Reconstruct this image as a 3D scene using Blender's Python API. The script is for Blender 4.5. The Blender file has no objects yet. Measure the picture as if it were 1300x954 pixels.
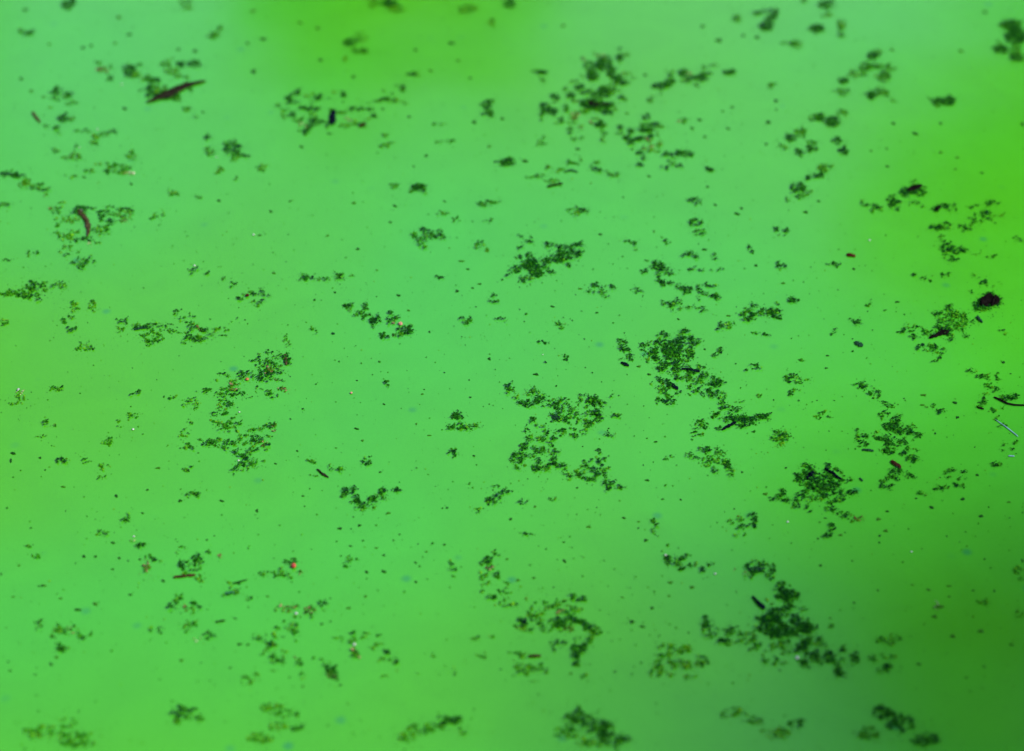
import bpy, math, random
from math import radians as R, sin, cos, pi
import numpy as np

# ------------------------------------------------------------------ camera, sky, sun, exposure
scene = bpy.context.scene
col = scene.collection
PITCH, FOCAL = R(37.0), 85.0
CAM = np.array((0.0, -2.4517, 1.8475))
cd = bpy.data.cameras.new('camera'); cam = bpy.data.objects.new('camera', cd); col.objects.link(cam)
cam.location = CAM; cam.rotation_euler = (pi/2 - PITCH, 0, 0)
cd.lens = FOCAL; cd.sensor_width = 36; cd.clip_start = .05; cd.clip_end = 2000
cd.dof.use_dof = True; cd.dof.focus_distance = 3.03; cd.dof.aperture_fstop = 2.3
scene.camera = cam

SUN_EL, SUN_AZ = R(50), R(110)          # azimuth clockwise from +Y
w = bpy.data.worlds.new('World'); scene.world = w; w.use_nodes = True
nt = w.node_tree; bg = nt.nodes['Background']
sky = nt.nodes.new('ShaderNodeTexSky'); sky.sky_type = 'NISHITA'; sky.sun_disc = False
sky.sun_elevation = SUN_EL; sky.sun_rotation = SUN_AZ
nt.links.new(sky.outputs[0], bg.inputs[0]); bg.inputs[1].default_value = 0.15
sl = bpy.data.lights.new('sun', 'SUN'); sl.energy = 3.4; sl.angle = R(0.6); sl.color = (1, .96, .88)
so = bpy.data.objects.new('sun', sl); col.objects.link(so)
so.rotation_euler = (pi/2 - SUN_EL, 0, -SUN_AZ + pi)   # lamp -Z axis pointed away from the sun
from mathutils import Vector, Matrix
to_sun = Vector((sin(SUN_AZ)*cos(SUN_EL), cos(SUN_AZ)*cos(SUN_EL), sin(SUN_EL)))
so.rotation_euler = to_sun.to_track_quat('Z', 'Y').to_euler()
vs = scene.view_settings
vs.view_transform = 'Standard'; vs.look = 'None'; vs.gamma = 1; vs.use_curve_mapping = False
vs.exposure = 1.62

rng = random.Random(11)
# ------------------------------------------------------------------ helpers
FW = np.array((0, cos(PITCH), -sin(PITCH))); UP = np.array((0, sin(PITCH), cos(PITCH))); RT = np.array((1., 0, 0))
def at(px, py):
    """photo pixel -> point on the water plane z = 0"""
    d = FW*FOCAL + RT*((px-650)/1300*36) + UP*((477-py)/1300*36)
    t = -CAM[2]/d[2]
    p = CAM + d*t
    return p[0], p[1]

def mat(name, rgb, rough=.6, spec=.35, vary=.35, scale=60, bump=.0, attr=False, sss=0):
    m = bpy.data.materials.new(name); m.use_nodes = True
    n, l = m.node_tree.nodes, m.node_tree.links
    b = n['Principled BSDF']; b.inputs['Roughness'].default_value = rough
    b.inputs['Specular IOR Level'].default_value = spec
    tc = n.new('ShaderNodeTexCoord'); no = n.new('ShaderNodeTexNoise')
    no.inputs['Scale'].default_value = scale; no.inputs['Detail'].default_value = 5
    l.new(tc.outputs['Object'], no.inputs['Vector'])
    mr = n.new('ShaderNodeMapRange'); mr.inputs[1].default_value = .3; mr.inputs[2].default_value = .7
    mr.inputs[3].default_value = 1-vary; mr.inputs[4].default_value = 1+vary
    l.new(no.outputs[0], mr.inputs[0])
    mx = n.new('ShaderNodeVectorMath'); mx.operation = 'SCALE'
    if attr:
        a = n.new('ShaderNodeAttribute'); a.attribute_name = 'tone'; l.new(a.outputs['Color'], mx.inputs[0])
    else: mx.inputs[0].default_value = rgb
    l.new(mr.outputs[0], mx.inputs['Scale']); l.new(mx.outputs[0], b.inputs['Base Color'])
    if bump:
        bp = n.new('ShaderNodeBump'); bp.inputs['Strength'].default_value = bump; bp.inputs['Distance'].default_value = .002
        l.new(no.outputs[0], bp.inputs['Height']); l.new(bp.outputs[0], b.inputs['Normal'])
    return m

M = {
 'frond': mat('frond', None, .75, .02, .3, 900, attr=True),
 'bark': mat('bark', (.0030, .0024, .0022), .9, .0, .7, 300, .8),
 'brown': mat('brown_bark', (.019, .0155, .007), .9, .0, .8, 260, .8),
 'rust': mat('rust_wood', (.017, .0065, .004), .9, .0, .8, 260, .7),
 'navy': mat('navy_scrap', (.0014, .0026, .0048), .9, .0, .7, 200, .6),
 'grey': mat('grey_bark', (.0072, .0068, .0040), .9, .0, .9, 260, .8),
 'red': mat('red_berry', (.22, .014, .006), .45, .3, .4, 300, .3),
 'orange': mat('orange_petal', (.17, .065, .02), .7, .1, .4, 250, .4),
 'pink': mat('pink_petal', (0.196, 0.098, 0.063), .7, .15, .4, 250, .4),
 'wine': mat('wine_petal', (.022, .0035, .003), .85, .0, .6, 250, .4),
 'straw': mat('pale_straw', (.075, .15, .16), .6, .2, .3, 120),
 'pale': mat('pale_husk', (0.21, 0.231, 0.189), .6, .2, .35, 300, .5),
 'crumb': mat('plant_crumb', (0.0021, 0.0238, 0.0014), .75, .04, .4, 500),
 'crumb_olive': mat('olive_crumb', (0.0112, 0.056, 0.0021), .75, .04, .4, 500),
 'teal': mat('teal_scrap', (0.0028, 0.0525, 0.035), .5, .4, .3, 200),
 'leaf': mat('dark_leaf', (0.0014, 0.0168, 0.0056), .7, .06, .5, 300, .4),
 'trunk': mat('tree_bark', (.09, .065, .045), .9, .2, .4, 6, .5),
 'crown': mat('tree_leaves', (.040, .085, .018), .6, .3, .4, 2),
}
PAL = {'d': [(0.0010, 0.0218, 0.0006), (0.0007, 0.0149, 0.0034), (0.0016, 0.0299, 0.0006), (0.0030, 0.0414, 0.0007), (0.0086, 0.0667, 0.0011)],
       'm': [(0.0013, 0.0325, 0.0008), (0.0039, 0.0546, 0.0008), (0.0104, 0.0806, 0.0009), (0.0247, 0.1092, 0.0016)],
       'o': [(0.0036, 0.0520, 0.0008), (0.0156, 0.0858, 0.0009), (0.0351, 0.1170, 0.0016), (0.0091, 0.0728, 0.0009)],
       'b': [(.016, .045, .0014), (.042, .035, .0084), (.0056, .036, .0007), (.028, .068, .0014), (.105, .077, .035)],
       'w': [(.098, .154, .042), (.035, .098, .007), (.154, .182, .098)]}  # tones per clump: own greens, with left sun and right shade put in

def mesh_obj(name, verts, faces, material, parent=None, loc=(0, 0, 0), smooth=False):
    me = bpy.data.meshes.new(name); me.from_pydata(verts, [], faces)
    if smooth: me.polygons.foreach_set('use_smooth', [True]*len(me.polygons))
    me.materials.append(material); me.update()
    o = bpy.data.objects.new(name, me); col.objects.link(o); o.parent = parent; o.location = loc
    return o
def tag(o, label=None, cat=None, group=None, kind=None):
    if label: o['label'] = label
    if cat: o['category'] = cat
    if group: o['group'] = group
    if kind: o['kind'] = kind
    return o

# ------------------------------------------------------------------ setting: pond, banks
def pond_edge(a, k=1.0, seed=0):
    wob = 1 + .05*sin(3*a+1) + .03*sin(7*a+2)
    return 2 + 11*k*wob*cos(a), 5.6 + 7.3*k*wob*sin(a)
NS = 160
wv = [(2, 5.6, 0)]; wf = []
for i in range(NS):
    x, y = pond_edge(2*pi*i/NS, 1.02); wv.append((x, y, 0))
for i in range(NS): wf.append((0, 1+i, 1+(i+1) % NS))
water_m = bpy.data.materials.new('algae_water'); water_m.use_nodes = True
n, l = water_m.node_tree.nodes, water_m.node_tree.links
b = n['Principled BSDF']; b.inputs['IOR'].default_value = 1.44; b.inputs['Roughness'].default_value = .13   # added surface film: higher IOR strengthens the mirrored sky
tc = n.new('ShaderNodeTexCoord')
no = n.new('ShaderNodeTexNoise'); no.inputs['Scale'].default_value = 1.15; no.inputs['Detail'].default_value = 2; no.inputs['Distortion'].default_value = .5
mpg = n.new('ShaderNodeMapping'); mpg.inputs['Location'].default_value = (0, 0, 7.3)   # bloom patches, offset to put mirrored-sky mint into the colour at upper centre
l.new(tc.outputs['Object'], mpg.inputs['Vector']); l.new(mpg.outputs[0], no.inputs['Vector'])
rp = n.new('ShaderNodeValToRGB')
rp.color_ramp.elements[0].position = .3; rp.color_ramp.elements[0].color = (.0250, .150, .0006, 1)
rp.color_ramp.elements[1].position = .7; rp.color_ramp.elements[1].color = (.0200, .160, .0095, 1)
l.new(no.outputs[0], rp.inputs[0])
# soft greenish-blue flecks suspended just under the surface of the murky water
vo = n.new('ShaderNodeTexVoronoi'); vo.inputs['Scale'].default_value = 17; vo.inputs['Randomness'].default_value = 1
l.new(tc.outputs['Object'], vo.inputs['Vector'])
sep = n.new('ShaderNodeSeparateColor'); l.new(vo.outputs['Color'], sep.inputs[0])
m1 = n.new('ShaderNodeMapRange'); m1.interpolation_type = 'SMOOTHSTEP'
m1.inputs[1].default_value = .02; m1.inputs[2].default_value = .15; m1.inputs[3].default_value = 1; m1.inputs[4].default_value = 0
l.new(vo.outputs['Distance'], m1.inputs[0])
m2 = n.new('ShaderNodeMapRange'); m2.inputs[1].default_value = .55; m2.inputs[2].default_value = 1; m2.inputs[3].default_value = 0; m2.inputs[4].default_value = .7
l.new(sep.outputs[0], m2.inputs[0])
mu = n.new('ShaderNodeMath'); mu.operation = 'MULTIPLY'; l.new(m1.outputs[0], mu.inputs[0]); l.new(m2.outputs[0], mu.inputs[1])
mixc = n.new('ShaderNodeMix'); mixc.data_type = 'RGBA'; l.new(mu.outputs[0], mixc.inputs[0])
l.new(rp.outputs[0], mixc.inputs[6]); mixc.inputs[7].default_value = (.005, .085, .024, 1)
# plankton grain: fine uneven murk in the water itself
n3 = n.new('ShaderNodeTexNoise'); n3.inputs['Scale'].default_value = 240; n3.inputs['Detail'].default_value = 4; n3.inputs['Roughness'].default_value = .7
l.new(tc.outputs['Object'], n3.inputs['Vector'])
n4 = n.new('ShaderNodeTexNoise'); n4.inputs['Scale'].default_value = 9; n4.inputs['Detail'].default_value = 4; n4.inputs['Distortion'].default_value = 1.2
l.new(tc.outputs['Object'], n4.inputs['Vector'])
ad = n.new('ShaderNodeMath'); ad.operation = 'ADD'; l.new(n3.outputs[0], ad.inputs[0]); l.new(n4.outputs[0], ad.inputs[1])
gr = n.new('ShaderNodeMapRange'); gr.inputs[1].default_value = .6; gr.inputs[2].default_value = 1.4; gr.inputs[3].default_value = .93; gr.inputs[4].default_value = 1.07
l.new(ad.outputs[0], gr.inputs[0])
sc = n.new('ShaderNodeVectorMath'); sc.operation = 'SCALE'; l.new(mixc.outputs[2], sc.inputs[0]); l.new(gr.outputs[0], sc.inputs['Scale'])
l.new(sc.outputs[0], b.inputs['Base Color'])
n2 = n.new('ShaderNodeTexNoise'); n2.inputs['Scale'].default_value = 1.3; n2.inputs['Detail'].default_value = 2
l.new(tc.outputs['Object'], n2.inputs['Vector'])
bp = n.new('ShaderNodeBump'); bp.inputs['Strength'].default_value = .5; bp.inputs['Distance'].default_value = .012
l.new(n2.outputs[0], bp.inputs['Height']); l.new(bp.outputs[0], b.inputs['Normal'])
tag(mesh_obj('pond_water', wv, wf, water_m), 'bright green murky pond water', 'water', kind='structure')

gv, gf = [], []
rings = [(.97, -.5), (1.0, -.05), (1.03, .12), (1.12, .25), (1.6, .3), (4, .3), (60, .3)]
for k, z in rings:
    for i in range(NS):
        x, y = pond_edge(2*pi*i/NS, k); gv.append((x, y, z))
for r in range(len(rings)-1):
    for i in range(NS):
        j = (i+1) % NS; gf.append((r*NS+i, r*NS+j, (r+1)*NS+j, (r+1)*NS+i))
tag(mesh_obj('ground', gv, gf, mat('grassy_bank', (.05, .075, .02), .95, .1, .5, .8)), 'grassy bank around the pond', 'ground', kind='structure')

# ------------------------------------------------------------------ trees on the banks (mirrored in the water, one shades a corner)
def tube(pts, rads, sides=8, jitter=0, rnd=None, cap=True):
    v, f = [], []
    for i, p in enumerate(pts):
        p = Vector(p)
        a = Vector(pts[max(0, i-1)]); c = Vector(pts[min(len(pts)-1, i+1)])
        t = (c-a).normalized(); u = t.orthogonal().normalized()
        if i and (u - pu).length > (u + pu).length: u = -u
        if i: u = (pu - t*pu.dot(t)).normalized()
        pu = u; s = t.cross(u)
        for k in range(sides):
            an = 2*pi*k/sides; rr = rads[i]*(1 + (rnd.uniform(-jitter, jitter) if rnd else 0))
            v.append(tuple(p + u*cos(an)*rr + s*sin(an)*rr))
    for i in range(len(pts)-1):
        for k in range(sides):
            k2 = (k+1) % sides
            f.append((i*sides+k, i*sides+k2, (i+1)*sides+k2, (i+1)*sides+k))
    if cap:
        f.append(tuple(range(sides))[::-1]); f.append(tuple(range((len(pts)-1)*sides, len(pts)*sides)))
    return v, f
def tree(x, y, h, r, crown_c, nleaf, label, seed, leaf=.11, ncl=70, cs=(.16, .3), pmax=1):
    rd = random.Random(seed)
    t = bpy.data.objects.new('leafy_tree', None); col.objects.link(t); t.location = (x, y, .25)
    tag(t, label, 'tree', 'trees on the pond banks')
    V, F = tube([(0, 0, -.3), (.1, .05, h*.25), (-.05, .1, h*.5), (.1, 0, h*.85)], [h*.03, h*.024, h*.017, h*.005], 10, .08, rd)
    for k in range(9):
        a = rd.uniform(0, 2*pi); z0 = h*rd.uniform(.3, .65); rr = r*rd.uniform(.5, .9)
        v, f = tube([(0, 0, z0), (cos(a)*rr*.5, sin(a)*rr*.5, z0+rr*.35), (cos(a)*rr, sin(a)*rr, z0+rr*.6)], [h*.011, h*.007, h*.002], 6)
        o = len(V); V += v; F += [tuple(i+o for i in q) for q in f]
    mesh_obj('trunk', V, F, M['trunk'], t)
    cz = crown_c; hz = h - cz
    cl = []
    for k in range(ncl):
        while True:
            p = Vector((rd.uniform(-1, 1), rd.uniform(-1, 1), rd.uniform(-1, 1)))
            if .3 < p.length < 1: break
        p *= pmax
        cl.append((p.x*r, p.y*r, cz + p.z*hz, rd.uniform(*cs)*r))
    V, F = [], []
    for k in range(nleaf):
        cx, cy, cz_, cr = rd.choice(cl)
        d = Vector((rd.gauss(0, 1), rd.gauss(0, 1), rd.gauss(0, .8))); d = d.normalized()*cr*rd.random()**.5
        c = Vector((cx, cy, cz_)) + d
        q = Vector((rd.gauss(0, 1), rd.gauss(0, 1), rd.gauss(0, 1))).normalized(); u = q.orthogonal().normalized(); s = q.cross(u)
        L = leaf*rd.uniform(.7, 1.4); o = len(V)
        V += [tuple(c-u*L), tuple(c+s*L*.45+q*L*.1), tuple(c+u*L), tuple(c-s*L*.45+q*L*.1)]
        F.append((o, o+1, o+2, o+3))
    tag(mesh_obj('crown', V, F, M['crown'], t), kind='stuff')
tree(-.9, 15.4, 8.6, 1.7, 5.6, 9000, 'slender leafy tree on the far bank mirrored at the top edge', 1)
tree(7.3, 14.8, 22.0, 5.0, 12.5, 42000, 'tall leafy tree on the far bank mirrored along the right edge', 2)
tree(-7.3, 14.4, 13.0, 3.0, 7.6, 15000, 'broad leafy tree on the far bank mirrored along the left edge', 3)
tree(6.9, 15.6, 9.8, 3.9, 5.2, 26000, 'bushy lower tree on the far bank mirrored in the upper right', 5)
tree(27.25, -12.2, 32.0, 6.3, 25.7, 90000, 'big bankside tree whose shade darkens the lower right water', 4, .2, 700, (.10, .15), .9)


# ------------------------------------------------------------------ floating plants
def frond(V, F, C, x, y, z, rad, tones, rd):
    k = rd.choice((5, 6, 7)); a0 = rd.uniform(0, 2*pi); asp = rd.uniform(.55, 1)
    tx, ty = rd.gauss(0, .22), rd.gauss(0, .22)
    rot = rd.uniform(0, pi); cr, sr = cos(rot), sin(rot)
    o = len(V); c = rd.choice(tones); g = rd.uniform(.7, 1.3); c = (c[0]*g, c[1]*g, c[2]*g, 1)
    pts = []
    for i in range(k):
        an = a0 + 2*pi*i/k; r_ = rad*rd.uniform(.7, 1.2)
        u, v = r_*cos(an), r_*sin(an)*asp
        px, py = u*cr - v*sr, u*sr + v*cr
        pts.append((px, py, px*tx + py*ty))
    lo = min(p[2] for p in pts)
    for px, py, pz in pts: V.append((x+px, y+py, z + pz - lo))
    V.append((x, y, z - lo + rad*rd.uniform(.15, .5)))
    for i in range(k): F.append((o+i, o+(i+1) % k, o+k)); C.extend([c]*3)

def fronds_mesh(name, V, F, C, parent):
    me = bpy.data.meshes.new(name); me.from_pydata(V, [], F)
    at_ = me.color_attributes.new('tone', 'FLOAT_COLOR', 'CORNER')
    at_.data.foreach_set('color', np.array(C, dtype=np.float32).ravel())
    me.materials.append(M['frond']); me.update()
    o = bpy.data.objects.new(name, me); col.objects.link(o); o.parent = parent
    return tag(o, kind='stuff')

S = 1300/220
TILES = {'A0': (0, 0, S), 'A2': (0, 200, S), 'B': (130, 340, S), 'Ct': (330, 80, S), 'D': (780, 60, S), 'E': (620, 280, S),
 'F': (1080, 220, S), 'G': (1080, 360, S), 'H': (600, 680, 1128/220), 'I': (880, 700, 1264/220), 'J': (970, 560, S), 'K': (1080, 470, S),
 'L': (300, 740, S), 'M': (800, 290, S), 'N': (380, 360, S), 'O': (820, 640, 6.5),
 'P1': (0, 0, 3.291), 'P2': (325, 0, 3.291), 'P3': (650, 0, 3.291), 'P4': (970, 0, 3.291), 'P5': (0, 285, 3.291), 'P6': (325, 285, 3.291),
 'P7': (650, 285, 3.291), 'P8': (970, 285, 3.291), 'Q1': (0, 570, 3.233), 'Q2': (325, 570, 3.233), 'Q3': (650, 570, 3.233), 'Q4': (970, 570, 3.233),
 'R1': (640, 480, 6.3625), 'R2': (780, 410, 6.36), 'R3': (660, 60, 7.95), 'R4': (220, 430, 5.3), 'X': (0, 0, 1)}

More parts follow.
